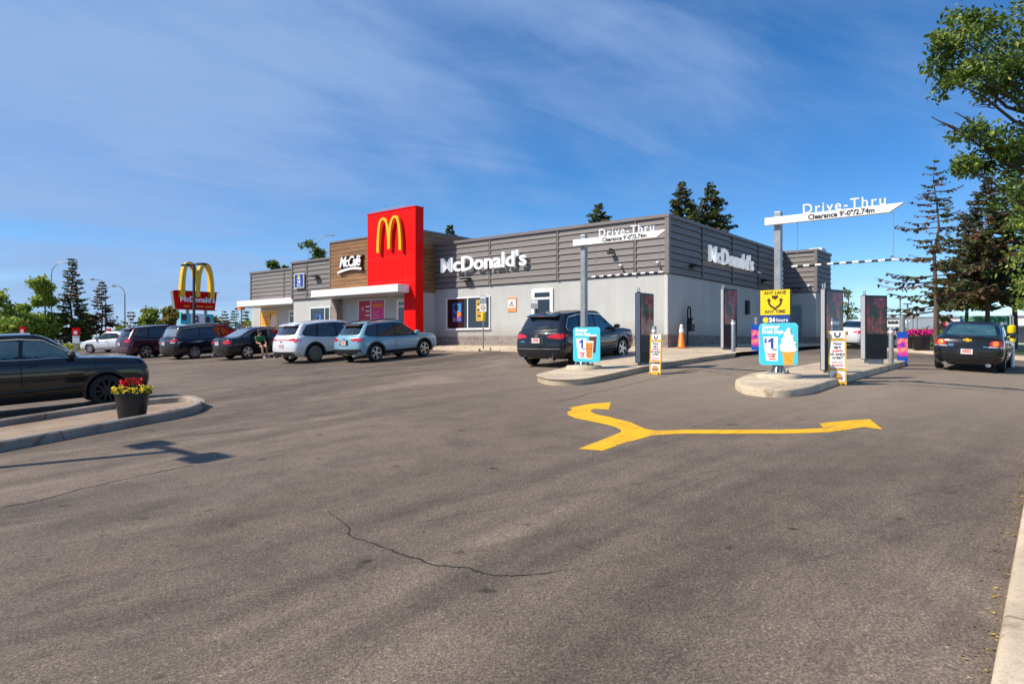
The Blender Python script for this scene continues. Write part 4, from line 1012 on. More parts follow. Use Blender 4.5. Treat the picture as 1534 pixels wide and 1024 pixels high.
        for sg, v in ((-1, 'R'), (1, 'L')):
            m = MB(); s.patch(m, [(y * sg, z) for y, z in s.sc(kw.get('tail', b['tail']), 'B')], 'B', 0, .007)
            s.patch(m, s.sc(kw.get('tails', b['tails']), v), v, 0, .007)
            if kw.get('amber'): c = (.68 * s.ky * sg, .855 * s.kz); s.patch(m, [(c[0] + .075 * math.cos(t), c[1] + .075 * math.sin(t)) for t in [i * .52 for i in range(12)]], 'B', 1, .014, 0)
            if kw.get('taillow'): s.patch(m, [(y * sg, z) for y, z in s.sc(kw['taillow'], 'B')], 'B', 2, .007)
            m.build('tail_light', [m_tail, m_amber, m_lens], root)
            m = MB(); s.patch(m, [(y * sg, z) for y, z in s.sc(b['head'], 'F')], 'F', 0, .007); s.patch(m, s.sc(b['heads'], v), v, 0, .007); m.build('headlight', kw.get('head_mat', m_lens), root)
        if kw.get('lightbar'):
            m = MB(); s.patch(m, s.sc([(-.45, .96), (.45, .96), (.45, .997), (-.45, .997)], 'B'), 'B', 0, .007); m.build('light_bar', m_tail, root)
        m = MB(); s.patch(m, s.sc(kw.get('bump', b['bump']), 'B'), 'B', 0, .008); m.build('rear_bumper', kw.get('bumper', m_black), root)
        m = MB(); s.patch(m, s.sc([(-.6, .36), (.6, .36), (.5, .70), (-.5, .70)], 'F'), 'F', 0, .008); m.build('grille', m_black, root)
        pz, py = kw.get('plate', b['plate']); pz *= s.kz
        if kw.get('recess', True):
            m = MB(); s.patch(m, [(-.28, pz - .11), (.28, pz - .11), (.25, pz + .10), (-.25, pz + .10)], 'B', 0, .005); m.build('plate_recess', kw.get('recess_mat', m_black), root)
        p, n_ = s.hit(0, pz, 'B'); m = MB(); T = TR(p.x - .02, 0, pz) @ BACKX; m.prism([(-.15, -.075), (.15, -.075), (.15, .075), (-.15, .075)], -.02, .012, 0, T)
        for k in range(6): m.bx(-.11 + k * .038, -.085 + k * .038, -.035, .03, .012, .014, 1, T)
        m.bx(-.09, .09, .045, .06, .012, .014, 1, T); m.build('licence_plate', [m_plate, m_printred], root)
        em = MB(); p, n_ = s.hit(0, kw.get('badge_z', .95) * s.kz, 'B')
        if kw.get('badge') == 'tie':
            em.prism([(-.11, -.025), (-.035, -.025), (-.025, -.05), (.05, -.05), (.035, -.025), (.11, -.025), (.095, .025), (.025, .025), (.015, .05), (-.055, .05), (-.045, .025), (-.125, .025)], 0, .012, 0, TR(p.x - .01, 0, p.z) @ BACKX); em.build('badge', m_yellow, root)
        else:
            em.lathe([(.035, 0), (.05, 0), (.05, .012), (.035, .012), (.035, 0)], 16, 0, TR(p.x - .006, 0, p.z) @ BACKX @ Matrix.Diagonal((1.25, .85, 1, 1))); em.build('badge', m_chrome, root)
        if kw.get('spoiler'):
            m = MB(); x0 = (s.kw.get('cab', b['cab'])[2]) * s.kx; z0 = s.roof(x0) - .02
            m.prism([(x0 - .20, z0 - .055), (x0 + .1, z0 - .06), (x0 + .3, z0 + .035), (x0 + .05, z0 + .03), (x0 - .17, z0 - .02)], -.56 * s.ky, .56 * s.ky, 0, R3('X', 90)); m.build('spoiler', kw['paint'] if kw['spoiler'] == 1 else m_black, root, None, .015)
            m = MB(); m.bx(x0 - .19, x0 - .15, -.13, .13, z0 - .052, z0 - .03); m.build('brake_light', m_tail, root)
        if kw.get('wiper'):
            m = MB(); s.line(m, [(.02, b['rear'][0][1] * s.kz + .03), (-.35, b['rear'][0][1] * s.kz + .05)], 'B', .012, 0, .018); m.build('wiper', m_black, root)
        if kw.get('rails'):
            for sg in (-1, 1):
                m = MB(); P = []
                for i in range(9):
                    x = (-1.55 + 1.75 * i / 8) * s.kx; y = sg * (kw.get('wr', b['wr']) * s.ky - .06); p, n_ = s.hit(x, y, 'T'); P.append((x, y, p.z + (.05 if 0 < i < 8 else 0)))
                m.tube(P, .017, 6); m.build('roof_rail', kw['rails'], root)
            if kw.get('bars'):
                for x in (-.95, -.1):
                    m = MB(); p, n_ = s.hit(x, 0, 'T'); m.bx(x - .03, x + .03, -.6 * s.ky, .6 * s.ky, p.z + .02, p.z + .05); m.build('roof_bar', m_black, root)
        if kw.get('exhaust'):
            for sg in kw['exhaust']:
                m = MB(); m.lathe([(.045, -.18), (.052, 0), (.044, 0), (.03, -.05), (0, -.05)], 14, 0, TR(-s.L / 2 + .03, sg * .55, kw.get('g', b['g']) + .03) @ R3('Y', -90) @ Matrix.Diagonal((1, 1.4, 1, 1))); m.build('exhaust_pipe', m_chrome, root)
        if kw.get('chromebar'):
            m = MB(); z = kw['chromebar'] * s.kz; s.line(m, [(-.80 * s.ky, z), (0, z), (.80 * s.ky, z)], 'B', .02, 0, .012); m.build('bumper_trim', m_chrome, root)
        for x, z, w_ in kw.get('script', ()):
            m = MB(); s.patch(m, [((x - w_) * s.ky, (z - .014) * s.kz), ((x + w_) * s.ky, (z - .014) * s.kz), ((x + w_) * s.ky, (z + .014) * s.kz), ((x - w_) * s.ky, (z + .014) * s.kz)], 'B', 0, .008, 0); m.build('rear_script', m_chrome, root)
        t, r = s.wheel_meshes(); tm = rm = None
        for ax in s.ax:
            for sg in (-1, 1):
                wh = empty('wheel', root, (ax, sg * (s.W / 2 - .125), s.R), 0 if sg < 0 else 180)
                if tm is None:
                    tm = t.build('tyre', m_tyre, wh); rm = r.build('rim', [kw.get('rim', m_rim), m_matte], wh)
                else:
                    for q in (tm, rm): c = q.copy(); COL.objects.link(c); c.parent = wh
        return root

def pose(x, y, head=51.1, dz=0.0):
    """stands a car on the slope, heading given as angle from +X"""
    c, s_ = math.cos(RAD(head)), math.sin(RAD(head)); f = Vector((c, s_, 0)); l = Vector((-s_, c, 0)); P = Vector((x, y))
    def h(a, b): return zg(x + f.x * a + l.x * b, y + f.y * a + l.y * b)
    zf = (h(1.35, .75) + h(1.35, -.75)) / 2; zr = (h(-1.35, .75) + h(-1.35, -.75)) / 2
    zl = (h(1.35, .75) + h(-1.35, .75)) / 2; zr2 = (h(1.35, -.75) + h(-1.35, -.75)) / 2
    X = Vector((f.x, f.y, (zf - zr) / 2.7)).normalized(); Y = Vector((l.x, l.y, (zl - zr2) / 1.5)); Y = (Y - X * Y.dot(X)).normalized(); Z = X.cross(Y)
    m = Matrix((X, Y, Z)).transposed().to_4x4(); m.translation = (x, y, (zf + zr) / 2 + dz); return m
def park(car, px, py, lx, ly, head=51.1, pt=None):
    """origin so that the local point (lx, ly) of the car touches the ground at that sight line"""
    P = Vector(pt) if pt else G(px, py); c, s_ = math.cos(RAD(head)), math.sin(RAD(head))
    return pose(P.x - c * lx + s_ * ly, P.y - s_ * lx - c * ly, head)

CG = 'cars parked on the lot'
c = Car('suv', 4.70, 1.77, 1.90, ax=(-1.38, 1.32), cab=(-2.24, .98, -1.84, .16), mirror_x=.80, mould=True, belt=[(-2.35, 1.21), (-1.9, 1.20), (-.8, 1.18), (.5, 1.15), (1.0, 1.115), (1.5, 1.085), (1.95, 1.04), (2.35, .98)],
        win=[[(.72, 1.175), (.16, 1.53), (-.20, 1.57), (-.25, 1.18)], [(-.33, 1.18), (-.28, 1.57), (-1.06, 1.555), (-1.2, 1.20)], [(-1.28, 1.22), (-1.14, 1.555), (-1.57, 1.50), (-1.80, 1.30), (-1.76, 1.25)]],
        trim=[(.80, 1.16), (.16, 1.56), (-.3, 1.605), (-1.12, 1.59), (-1.60, 1.53), (-1.86, 1.29), (-1.80, 1.235), (-1.2, 1.185), (-.3, 1.165), (.80, 1.15)], paint=paint('paint_black', (.003, .0035, .005), 0), glass=m_tealreflect, rim=m_rimblk, spokes=10, R=.375, clad=True, g=.25, head_mat=m_dgrey, mirror=m_black, spoiler=1, wiper=True)
c.make('glossy black SUV with black wheels parked behind the flower pot island', 'suv', park(c, 162, 608, c.ax[1], -c.W / 2 + .1, 40), CG, 'parked_suv')
c = Car('suv', 4.46, 1.585, 1.80, paint=paint('paint_pale_blue', (.20, .385, .48), .1), rim=m_rim, spokes=5, twin=True, R=.35, clad=True, g=.26, rails=m_black, bars=True, spoiler=2, wiper=True, chrome='black', recess_mat=m_dgrey,
        plate=(.86, 0), bump=[(-.87, .30), (.87, .30), (.87, .58), (.72, .60), (.60, .44), (-.60, .44), (-.72, .60), (-.87, .58)], cab=(-2.2, 1.35, -1.72, .28), tail=[(.40, .94), (.86, .90), (.86, 1.05), (.72, 1.06), (.40, 1.0)], exhaust=(-1,), badge_z=1.0)
c.make('pale blue crossover with black roof rails and black wheel arches parked by the red tower', 'crossover', park(c, 563, 541.7, c.ax[0], -c.W / 2 + .1), CG)
c = Car('suv', 4.83, 1.69, 1.93, paint=paint('paint_white', (.70, .71, .73), .1), rim=m_rim, spokes=14, R=.375, rimf=.76, clad=True, g=.25, spoiler=1, wiper=True, lightbar=True, chrome='black', tail=[(.40, .955), (.86, .93), (.86, 1.05), (.70, 1.05), (.40, 1.0)], bump=[(-.87, .30), (.87, .30), (.87, .50), (-.87, .50)], chromebar=.50, exhaust=(-1, 1), recess=False, badge_z=.90, plate=(.74, 0))
c.make('white SUV with a full width red light bar parked beside the pale blue crossover', 'suv', park(c, 472, 542.7, c.ax[0], -c.W / 2 + .1), CG, 'parked_suv')
c = Car('suv', 4.74, 1.73, 1.96, mould=True, paint=paint('paint_midnight', (.010, .012, .017), .1), rim=m_rim, spokes=5, R=.375, g=.24, spoiler=1, wiper=True, chrome=True, tail=[(.38, .93), (.86, .87), (.86, 1.04), (.66, 1.04), (.42, .99)], tails=[(-2.27, .88), (-1.94, .96), (-1.96, 1.01), (-2.25, 1.01)], chromebar=.585, bump=[(-.87, .32), (.87, .32), (.87, .55), (-.87, .55)], bumper=paint('paint_midnight', (0, 0, 0)), exhaust=(-1, 1), badge_z=.98, plate=(.84, 0), script=((.55, .80, .09),))
c.make('dark blue SUV with silver wheels parked alone behind the drive-through pole', 'suv', park(c, 0, 0, c.ax[0], c.W / 2 - .1, 51.1, at(798, 22.6)), CG, 'parked_suv')
c = Car('suv', 4.9, 1.76, 1.97, paint=paint('paint_maroon', (.050, .008, .018), .4), rim=m_rim, spokes=5, R=.37, wiper=True, spoiler=1, chrome='black', chromebar=.60, bump=[(-.87, .30), (.87, .30), (.87, .56), (-.87, .56)], bumper=mat('bumper_plum', (.10, .06, .08), .4))
c.make('dark maroon SUV at the far left end of the parked row', 'suv', park(c, 219, 536, c.ax[0], -c.W / 2 + .1), CG, 'parked_suv')
c = Car('suv', 4.4, 1.66, 1.8, paint=paint('paint_pearl', (.62, .62, .62), .1), rim=m_rim, tail=[(.62, .90), (.86, .86), (.86, 1.06), (.74, 1.06), (.66, .98)])
c.make('white hatchback with tall red tail lights tucked between the maroon SUV and the minivan', 'hatchback', park(c, 0, 0, c.ax[0], -c.W / 2 + .1, 51.1, at(252, 38.6)), CG)
c = Car('van', paint=paint('paint_navy', (.008, .010, .016), .1), rim=m_rim, spokes=7, wiper=True, taillow=[(.56, .86), (.98, .84), (.98, .89), (.56, .90)], chromebar=.97, rear_glass=mat('pale_car_glass', (.16, .2, .23), .06, coat=1.0, spec=.9))
c.make('dark navy minivan with chrome window line parked between maroon SUV and black sedan', 'minivan', park(c, 292, 537, c.ax[0], -c.W / 2 + .1), CG, 'parked_minivan')
sed = Car('sedan', 4.88, 1.48, 1.83, paint=paint('paint_charcoal', (.010, .011, .014), .1), rim=m_rim, spokes=5, R=.335, exhaust=(1,), chrome=True, rear_glass=mat('pale_car_glass', (.16, .2, .23)), bumper=paint('paint_charcoal', (0, 0, 0)), plate=(.80, .0), tail=[(.44, .78), (.84, .75), (.84, .91), (.74, .92), (.44, .90)])
sm = park(sed, 371, 537.5, sed.ax[0], -sed.W / 2 + .1)
sroot = sed.make('black sedan with its rear door open, parked beside the white SUV', 'sedan', sm, CG, 'parked_sedan')
c = Car('sedan', 4.55, 1.45, 1.78, paint=paint('paint_white', (0, 0, 0)), chrome='black', spokes=10)
c.make('small white sedan facing left beyond the maroon SUV', 'sedan', park(c, 158, 529, 0, c.W / 2 - .1, 168, at(160, 47)), CG, 'parked_sedan')
imp = Car('sedan', 5.09, 1.50, 1.86, mould=True, paint=paint('paint_graphite', (.012, .013, .016), .15), rim=m_rim, spokes=5, R=.335, exhaust=(-1, 1), amber=True, badge='tie', badge_z=.94, chrome='black', plate=(.60, 0), recess=True, bumper=paint('paint_graphite', (0, 0, 0)), rear_glass=m_tealreflect, glass=m_tealreflect,
          tail=[(.56, .77), (.84, .77), (.84, .92), (.74, .935), (.60, .93), (.53, .87)], taillow=[(.50, .735), (.84, .735), (.84, .768), (.52, .768)], tails=[(-2.33, .77), (-2.14, .80), (-2.2, .93), (-2.31, .93)], script=((.42, .80, .075), (.42, .76, .07), (-.44, .755, .05)))
im = park(imp, 0, 0, -imp.L / 2 + .9, 0, 51.1, at(1451, 21.2))
imp.make('black sedan with amber lit tail lamps driving along the right hand lane', 'sedan', im, None, 'driving_sedan')
c = Car('sedan', 4.7, 1.46, 1.82, paint=paint('paint_white', (0, 0, 0)), tail=[(.5, .84), (.84, .80), (.84, .92), (.76, .93), (.5, .90)])
c.make('white sedan half hidden behind the right hand menu boards', 'sedan', park(c, 0, 0, -c.L / 2, -c.W / 2 + .1, 36, at(1285, 33)), CG, 'parked_sedan')

# open rear door and the person sitting in the doorway
m = MB(); sed.patch(m, [(-.30, .34), (-.30, 1.34), (-.80, 1.33), (-1.12, 1.18), (-1.22, .98), (-1.22, .75), (-1.0, .5), (-.95, .34)], 'R', 0, .010); m.build('doorway_shade', m_matte, sroot)  # black patch on the closed body, painted as the dark inside the doorway
hx, hy = -.30, -sed.W / 2 + .02
d_ = empty('open_door', sroot, (hx, hy, 0), 62)      # hinged at its front edge
m = MB(); m.prism([(0, .34), (0, .95), (-.92, 1.0), (-.90, .78), (-.66, .5), (-.62, .34)], -.05, .05, 0, R3('X', 90)); m.build('door_panel', [sed.kw['paint']], d_, None, .02)
m = MB(); P = [(-.02, .95), (-.02, 1.36), (-.54, 1.33), (-.82, 1.17), (-.90, 1.0)]; m.tube([(x, -.0, z) for x, z in P], .028, 6); m.build('door_frame', m_black, d_)
m = MB(); m.prism([(-.03, .97), (-.03, 1.34), (-.53, 1.31), (-.81, 1.15), (-.88, 1.0)], -.008, .008, 0, R3('X', 90)); m.build('door_window', mat('pale_car_glass', (.16, .2, .23)), d_)

def skin_body(name, joints, edges, mats_, parent=None, sub=2, loc=(0, 0, 0)):
    me = bpy.data.meshes.new(name); me.from_pydata([j[0] for j in joints], edges, []); o = bpy.data.objects.new(name, me); COL.objects.link(o)
    md = o.modifiers.new('skin', 'SKIN'); me.skin_vertices or None
    if not me.skin_vertices:
        bm = bmesh.new(); bm.from_mesh(me); bm.verts.layers.skin.verify(); bm.to_mesh(me); bm.free()
    for v, j in zip(me.skin_vertices[0].data, joints): v.radius = j[1] if isinstance(j[1], tuple) else (j[1], j[1])
    me.skin_vertices[0].data[0].use_root = True
    sb_ = o.modifiers.new('sub', 'SUBSURF'); sb_.levels = sub; sb_.render_levels = sub; md.use_smooth_shade = True
    res = bpy.data.meshes.new_from_object(o.evaluated_get(bpy.context.evaluated_depsgraph_get())); bpy.data.objects.remove(o)
    res.materials.clear()
    for m_ in mats_: res.materials.append(m_)
    o = bpy.data.objects.new(name, res); COL.objects.link(o); o.parent = parent; o.location = loc
    return o
pm = sm @ TR(-.72, -.80, 0); pm = Matrix.Translation(pm.translation) @ sm.to_3x3().to_4x4() @ R3('Z', -90)
per = thing('person', 'person in a green shirt sitting in the open car door with bare legs out', 'person', mw=pm)
# local: +x out of the car, z up, origin on the ground under the hips
J = [((-.02, 0, .58), .13), ((-.02, 0, .78), .125), ((.02, 0, .98), .145), ((.04, 0, 1.07), .06), ((.06, 0, 1.15), .075), ((.09, 0, 1.23), .10), ((.07, 0, 1.30), .085),
     ((.06, .09, .56), .10), ((.42, .10, .58), .075), ((.44, .10, .50), .062), ((.42, .10, .12), .042), ((.46, .10, .05), .045), ((.60, .11, .035), .032),
     ((.06, -.09, .56), .10), ((.42, -.12, .58), .075), ((.44, -.12, .50), .062), ((.46, -.13, .12), .042), ((.50, -.13, .05), .045), ((.64, -.14, .035), .032),
     ((.04, .19, 1.0), .06), ((.14, .24, .76), .046), ((.36, .14, .68), .036), ((.42, .12, .665), .03), ((.04, -.19, 1.0), .06), ((.14, -.25, .76), .046), ((.36, -.18, .69), .036), ((.42, -.16, .67), .03)]
Eg = [(0, 1), (1, 2), (2, 3), (3, 4), (4, 5), (5, 6), (0, 7), (7, 8), (8, 9), (9, 10), (10, 11), (11, 12), (0, 13), (13, 14), (14, 15), (15, 16), (16, 17), (17, 18), (2, 19), (19, 20), (20, 21), (21, 22), (2, 23), (23, 24), (24, 25), (25, 26)]
skin_body('body', J, Eg, [m_skin], per)
skin_body('shirt', [((-.02, 0, .60), .145), ((-.02, 0, .78), .142), ((.02, 0, .97), .162), ((.03, 0, 1.04), .09), ((.04, .20, 1.0), .078), ((.10, .235, .86), .066), ((.04, -.20, 1.0), .078), ((.10, -.24, .86), .066)], [(0, 1), (1, 2), (2, 3), (2, 4), (4, 5), (2, 6), (6, 7)], [m_green], per)
skin_body('shorts', [((-.03, 0, .58), .145), ((.06, .09, .565), .118), ((.30, .10, .585), .098), ((.06, -.09, .565), .118), ((.30, -.115, .585), .098)], [(0, 1), (1, 2), (0, 3), (3, 4)], [mat('dark_cloth', (.03, .03, .035), .9)], per)
m = MB(); m.lathe([(0, .115), (.06, .10), (.105, .05), (.115, 0), (.10, -.05), (.06, -.06)], 14, 0, TR(.065, 0, 1.265) @ R3('Y', -25)); m.build('hair', m_hair, per)
m = MB()
for sg in (1, -1): m.box((.165, sg * .036, 1.245), (.014, .022, .012), 0); m.box((.158, sg * .095 * .4, 1.262), (.012, .034, .007), 0)
m.build('eyes', m_ink, per)
m = MB(); m.prism([(.155, -.016), (.20, -.012), (.20, .012), (.155, .016)], 1.19, 1.225); m.box((.165, 0, 1.165), (.012, .045, .01)); m.build('nose_and_mouth', m_skin, per)
for k, (x, y) in enumerate(((.53, .105), (.57, -.135))):
    m = MB(); m.lathe([(0, -.035), (.05, -.035), (.055, .0), (.05, .035), (0, .045)], 12, 0, TR(x, y, .037) @ Matrix.Diagonal((2.6, 1.05, 1, 1))); m.build('shoe', mat('shoe_grey', (.5, .48, .46), .7), per)
# ------------------------------------------------------------------ drive-through furniture
def local(px, D, dz=0.0, rz=-38.9, name=None, **k):
    p = at(px, D, dz); return p, rz
def round_rect(w_, h_, r, n=5):
    out = []
    for cx, cy, a0 in ((w_ / 2 - r, h_ / 2 - r, 0), (-w_ / 2 + r, h_ / 2 - r, 90), (-w_ / 2 + r, -h_ / 2 + r, 180), (w_ / 2 - r, -h_ / 2 + r, 270)):
        for i in range(n + 1): a = RAD(a0 + 90 * i / n); out.append((cx + r * math.cos(a), cy + r * math.sin(a)))
    return out
def cup(mb, x, y, w0, w1, h, d, T, mi):
    mb.prism([(x - w1, y), (x + w1, y), (x + w0, y + h), (x - w0, y + h)], d, d + .004, mi, T)
m_coffee = mat('print_coffee', (.52, .20, .03), .5, var=.35, scale=9); m_coffee_d = mat('print_dark_drink', (.10, .025, .03), .5, var=.3)
m_cone = mat('print_cone', (.78, .33, .03), .5, var=.2, scale=30); m_soft = mat('print_soft_white', (.80, .74, .66), .5, var=.1)
def clearance(px, D, label, lane):
    p = at(px, D, .15); r = thing('clearance_sign', label, 'clearance sign', p, -38.9, 'drive-through clearance signs'); z0 = p.z
    g0 = zg(p.x, p.y) - z0
    q = MB(); q.lathe([(.50, -.1), (.50, .05), (.47, .085), (0, .09)], 28); q.build('concrete_pad', m_conc, r)
    q = MB(); q.bx(-.2, .2, -.2, .2, .09, .12)
    for a in (0, 90, 180, 270):
        q.prism([(.075, .12), (.18, .12), (.085, .34), (.075, .34)], -.012, .012, 0, R3('Z', a) @ R3('X', 90)); 
        q.lathe([(.02, .12), (.02, .17), (0, .175)], 6, 0, R3('Z', a + 45) @ TR(.23, 0, 0))
    q.build('base_plate', m_steel, r)
    hb = 3.64 + g0 - (0 if lane else .09)      # underside of the beam above the pad
    q = MB(); q.bx(-.075, .075, -.075, .075, .12, hb + .31); q.build('post', m_steel, r, None, .012)
    q = MB(); q.prism([(-.25, hb), (2.30, hb + .0), (2.57, hb + .17), (-.25, hb + .17)], .08, .19, 0, R3('X', 90)); q.build('beam', m_white_sign, r, None, .008)
    q = MB(); q.txt('Drive-Thru', .305, TR(1.41, -.15, hb + .172) @ FRONT, 0, .03, 0, 0, 1.2); q.build('sign_lettering', m_white_sign, r)
    q = MB(); q.txt('Clearance 9\'-0"/2.74m', .148, TR(1.365, -.191, hb + .03) @ FRONT, 0, .002, .0055); q.build('clearance_lettering', m_ink, r)
    bz = 2.74 + g0 - .08
    q = MB(); n = 17; x0, x1 = .34, 2.46
    for i in range(n): q.tube([(x0 + (x1 - x0) * i / n, -.135, bz), (x0 + (x1 - x0) * (i + 1) / n, -.135, bz)], .024, 10, i % 2)
    q.build('clearance_bar', [m_white_sign, m_ink], r)
    for x in (.46, 2.36): q = MB(); q.tube([(x, -.135, bz), (x, -.135, hb)], .008, 5); q.build('hanging_chain', m_steel, r)
    # promotion panel
    pn = empty('promotion_panel', r, (.04 if lane else .17, -.12, (1.90 - z0) if lane else (1.885 - z0)))
    q = MB(); q.prism(round_rect(.87, .96, .09), 0, .03, 0, FRONT); q.prism(round_rect(.81, .90, .07), .03, .033, 1, FRONT); q.build('board', [mat('board_edge', (.10, .55, .62), .4), m_cyan], pn)
    q = MB(); y = .30
    q.txt('Summer', .135, TR(-.16, -.034, y + .055) @ FRONT, 0, .003, .005, .1, sx=.86); q.txt('Drink Days', .125, TR(-.12, -.034, y - .055) @ FRONT, 0, .003, .005, .1, sx=.82)
    q.prism([(-.34, .17), (.0, .17), (.0, -.38), (-.26, -.38)], .033, .037, 0, FRONT); q.build('white_print', m_white_sign, pn)
    q = MB()
    q.prism([(-.16, -.10), (-.10, -.10), (-.10, .14), (-.15, .14), (-.22, .08), (-.22, .03), (-.16, .07)], .037, .042, 0, FRONT)
    if lane: q.txt('$', .14, TR(-.28, -.039, .04) @ FRONT, 0, .002, .004)
    q.bx(-.12, -.02, -.041, -.037, -.135, -.11); q.build('price', m_dblue, pn)
    q = MB()
    for k, (a, b_) in enumerate(((-.24, -.04), (-.22, -.1), (-.2, -.05))): q.bx(a, b_, -.041, -.037, -.24 - .055 * k, -.215 - .055 * k)
    q.disc(.03, TR(-.1, -.037, -.275) @ FRONT, .006); q.build('red_print', m_printred, pn)
    q = MB()
    if lane:
        cup(q, .23, -.47, .145, .09, .33, .033, FRONT, 0)
        for i in range(7):
            w_ = .175 * (1 - (i / 6.6) ** 1.5) + .02; q.disc(w_, TR(.225 + .012 * (-1) ** i, -.037 - .002 * i, -.12 + .072 * i) @ FRONT, .003, 1 + i % 2, 18, .06)
        q.build('cone_print', [m_cone, m_soft, m_white_sign], pn)
    else:
        cup(q, .21, -.22, .12, .09, .46, .033, FRONT, 1); q.bx(.08, .34, -.040, -.036, .22, .27, 2)
        cup(q, .10, -.40, .14, .10, .50, .037, FRONT, 2); cup(q, .10, -.37, .115, .08, .42, .041, FRONT, 0); q.build('drink_print', [m_coffee, m_coffee_d, m_soft], pn)
    q = MB(); q.bx(-.14, .06, -.02, .05, .47, .50); q.bx(-.14, .06, -.02, .05, -.50, -.47); q.build('bracket', m_black, pn)
    if lane:
        lp = empty('lane_panel', r, (-.035, -.10, 2.84 - z0))
        q = MB(); q.bx(-.33, .33, -.03, 0, -.27, .30, 0); q.bx(-.33, .33, -.03, 0, -.49, -.275, 1); q.bx(.33, .36, -.02, .02, -.49, .30, 2); q.build('board', [m_yel_sign, m_blue, m_ink], lp)
        q = MB(); q.txt('ANY LANE', .105, TR(0, -.031, .20) @ FRONT, 0, .002, .003); q.txt('ANY TIME', .105, TR(0, -.031, -.23) @ FRONT, 0, .002, .003)
        q.prism([(-.07, .17), (.07, .17), (.07, .12), (.0, .075), (-.07, .12)], .031, .034, 0, FRONT)
        for sg in (-1, 1):
            P = [(0, -.15), (sg * .02, -.11), (sg * .10, -.06), (sg * .135, .0), (sg * .135, .06)]
            for a, b_ in zip(P, P[1:]):
                d = (Vector(b_) - Vector(a)).normalized() * .0; t = .022
                n_ = Vector((-(b_[1] - a[1]), b_[0] - a[0])).normalized() * t
                q.prism([tuple(Vector(a) - n_), tuple(Vector(b_) - n_), tuple(Vector(b_) + n_), tuple(Vector(a) + n_)], .031, .034 + (.0003 if sg > 0 else 0), 0, FRONT)
            q.prism([(sg * .135 - .055, .05), (sg * .135 + .055, .05), (sg * .135, .12)], .031, .0345, 0, FRONT)
        q.build('lane_print', mat('print_dark_brown', (.07, .02, .005), .5), lp)
        q = MB(); q.disc(.065, TR(-.21, -.03, -.385) @ FRONT, .005); q.build('clock_mark', m_yel_sign, lp)
        q = MB(); q.txt('24', .135, TR(-.065, -.031, -.43) @ FRONT, 0, .002, .007); q.txt('Hours', .125, TR(.13, -.031, -.43) @ FRONT, 0, .002, .001); q.build('hours_print', m_white_sign, lp)
    return r
clearance(875, 19.0, 'left clearance gantry on a steel post with cyan drink poster, before the blue SUV', False)
clearance(1166, 15.7, 'right clearance gantry carrying a yellow lane sign and cyan ice cream poster', True)

def board(px, D, w_, h_, az, label, dep=.17, foot=.06, dz=.15, k=0):
    p = at(px, D, dz); r = thing('menu_board', label, 'menu board', p, 90 - az, 'drive-through menu boards')
    # local: +x along the width away from the viewer, screen looks to -y
    q = MB(); q.bx(0, w_, -dep / 2, dep / 2, foot, h_); q.build('cabinet', m_dgrey, r, None, .02)
    q = MB(); q.bx(-.012, .0, -dep / 2 + .005, dep / 2 - .035, foot + .02, h_ - .02); q.build('end_panel', m_lgrey, r)
    q = MB()
    for y_ in (-.03, .03): q.tube([(.06, y_, h_ - .05), (.06, y_, h_ + .14)], .017, 7); q.bx(.03, .09, -.045, .045, h_ - .02, h_ + .02)
    q.build('top_bracket', m_lgrey, r)
    q = MB(); zs = foot + (h_ - foot) * .40; q.bx(.05, w_ - .05, -dep / 2 - .008, -dep / 2 + .01, zs, h_ - .07); q.build('screen', m_screen, r)
    q = MB(); q.bx(.05, w_ - .05, -dep / 2 - .006, -dep / 2 + .01, foot + .03, zs - .02)
    for i in range(9): q.bx(.12 + i * (w_ - .24) / 9, .12 + (i + .45) * (w_ - .24) / 9, -dep / 2 - .010, -dep / 2 - .006, foot + .1, foot + .32)
    q.build('lower_panel', m_black, r)
    q = MB(); q.bx(.12, w_ - .12, -dep / 2 + .02, dep / 2 - .02, 0, foot); q.build('foot', m_grey, r)
    return r
board(955, 19.5, .82, 2.07, 40, 'tall black menu board with a purple screen on the left island behind the small sign', .17)
board(1232, 16.9, .80, 2.08, 57, 'tall black menu board in the middle of the right island behind the points sign', .14)
board(1292.5, 20.4, .80, 2.05, 75, 'wide black menu board with pinkish screen at the far end of the right island', .20, .14)
board(1081.5, 26.4, .80, 2.36, 57, 'menu board with bright red screen standing by the shaded grey side wall', .16)

def bollard(px, D, h_, label, r_=.062, m_=None, dz=0.0):
    p = at(px, D, dz); o = thing('bollard', label, 'bollard', p, 0, 'grey steel bollards')
    q = MB(); q.lathe([(r_, -.1), (r_, h_ - .02), (r_ * .9, h_), (0, h_ + .012)], 18); q.build('pipe', m_ or m_steel, o)
    q = MB(); q.lathe([(r_ + .004, h_ - .16), (r_ + .004, h_ - .08)], 18); q.build('reflective_band', m_white_sign, o); return o
bollard(980, 18.6, 1.27, 'grey bollard behind the leaning sign on the left island', dz=.0)
bollard(1251, 16.3, 1.52, 'grey bollard rising behind the points sign on the right island', .085)
bollard(1335, 21.0, 1.25, 'slim grey bollard at the far kerb of the right island', .07)
bollard(1098.5, 25.2, 1.32, 'slim grey bollard in front of the red menu screen by the side wall', .075)
for px, D, z in ((1080, 26.1, 2.5), (1233, 16.95, 2.3), (1285, 20.5, 2.3)):
    pass
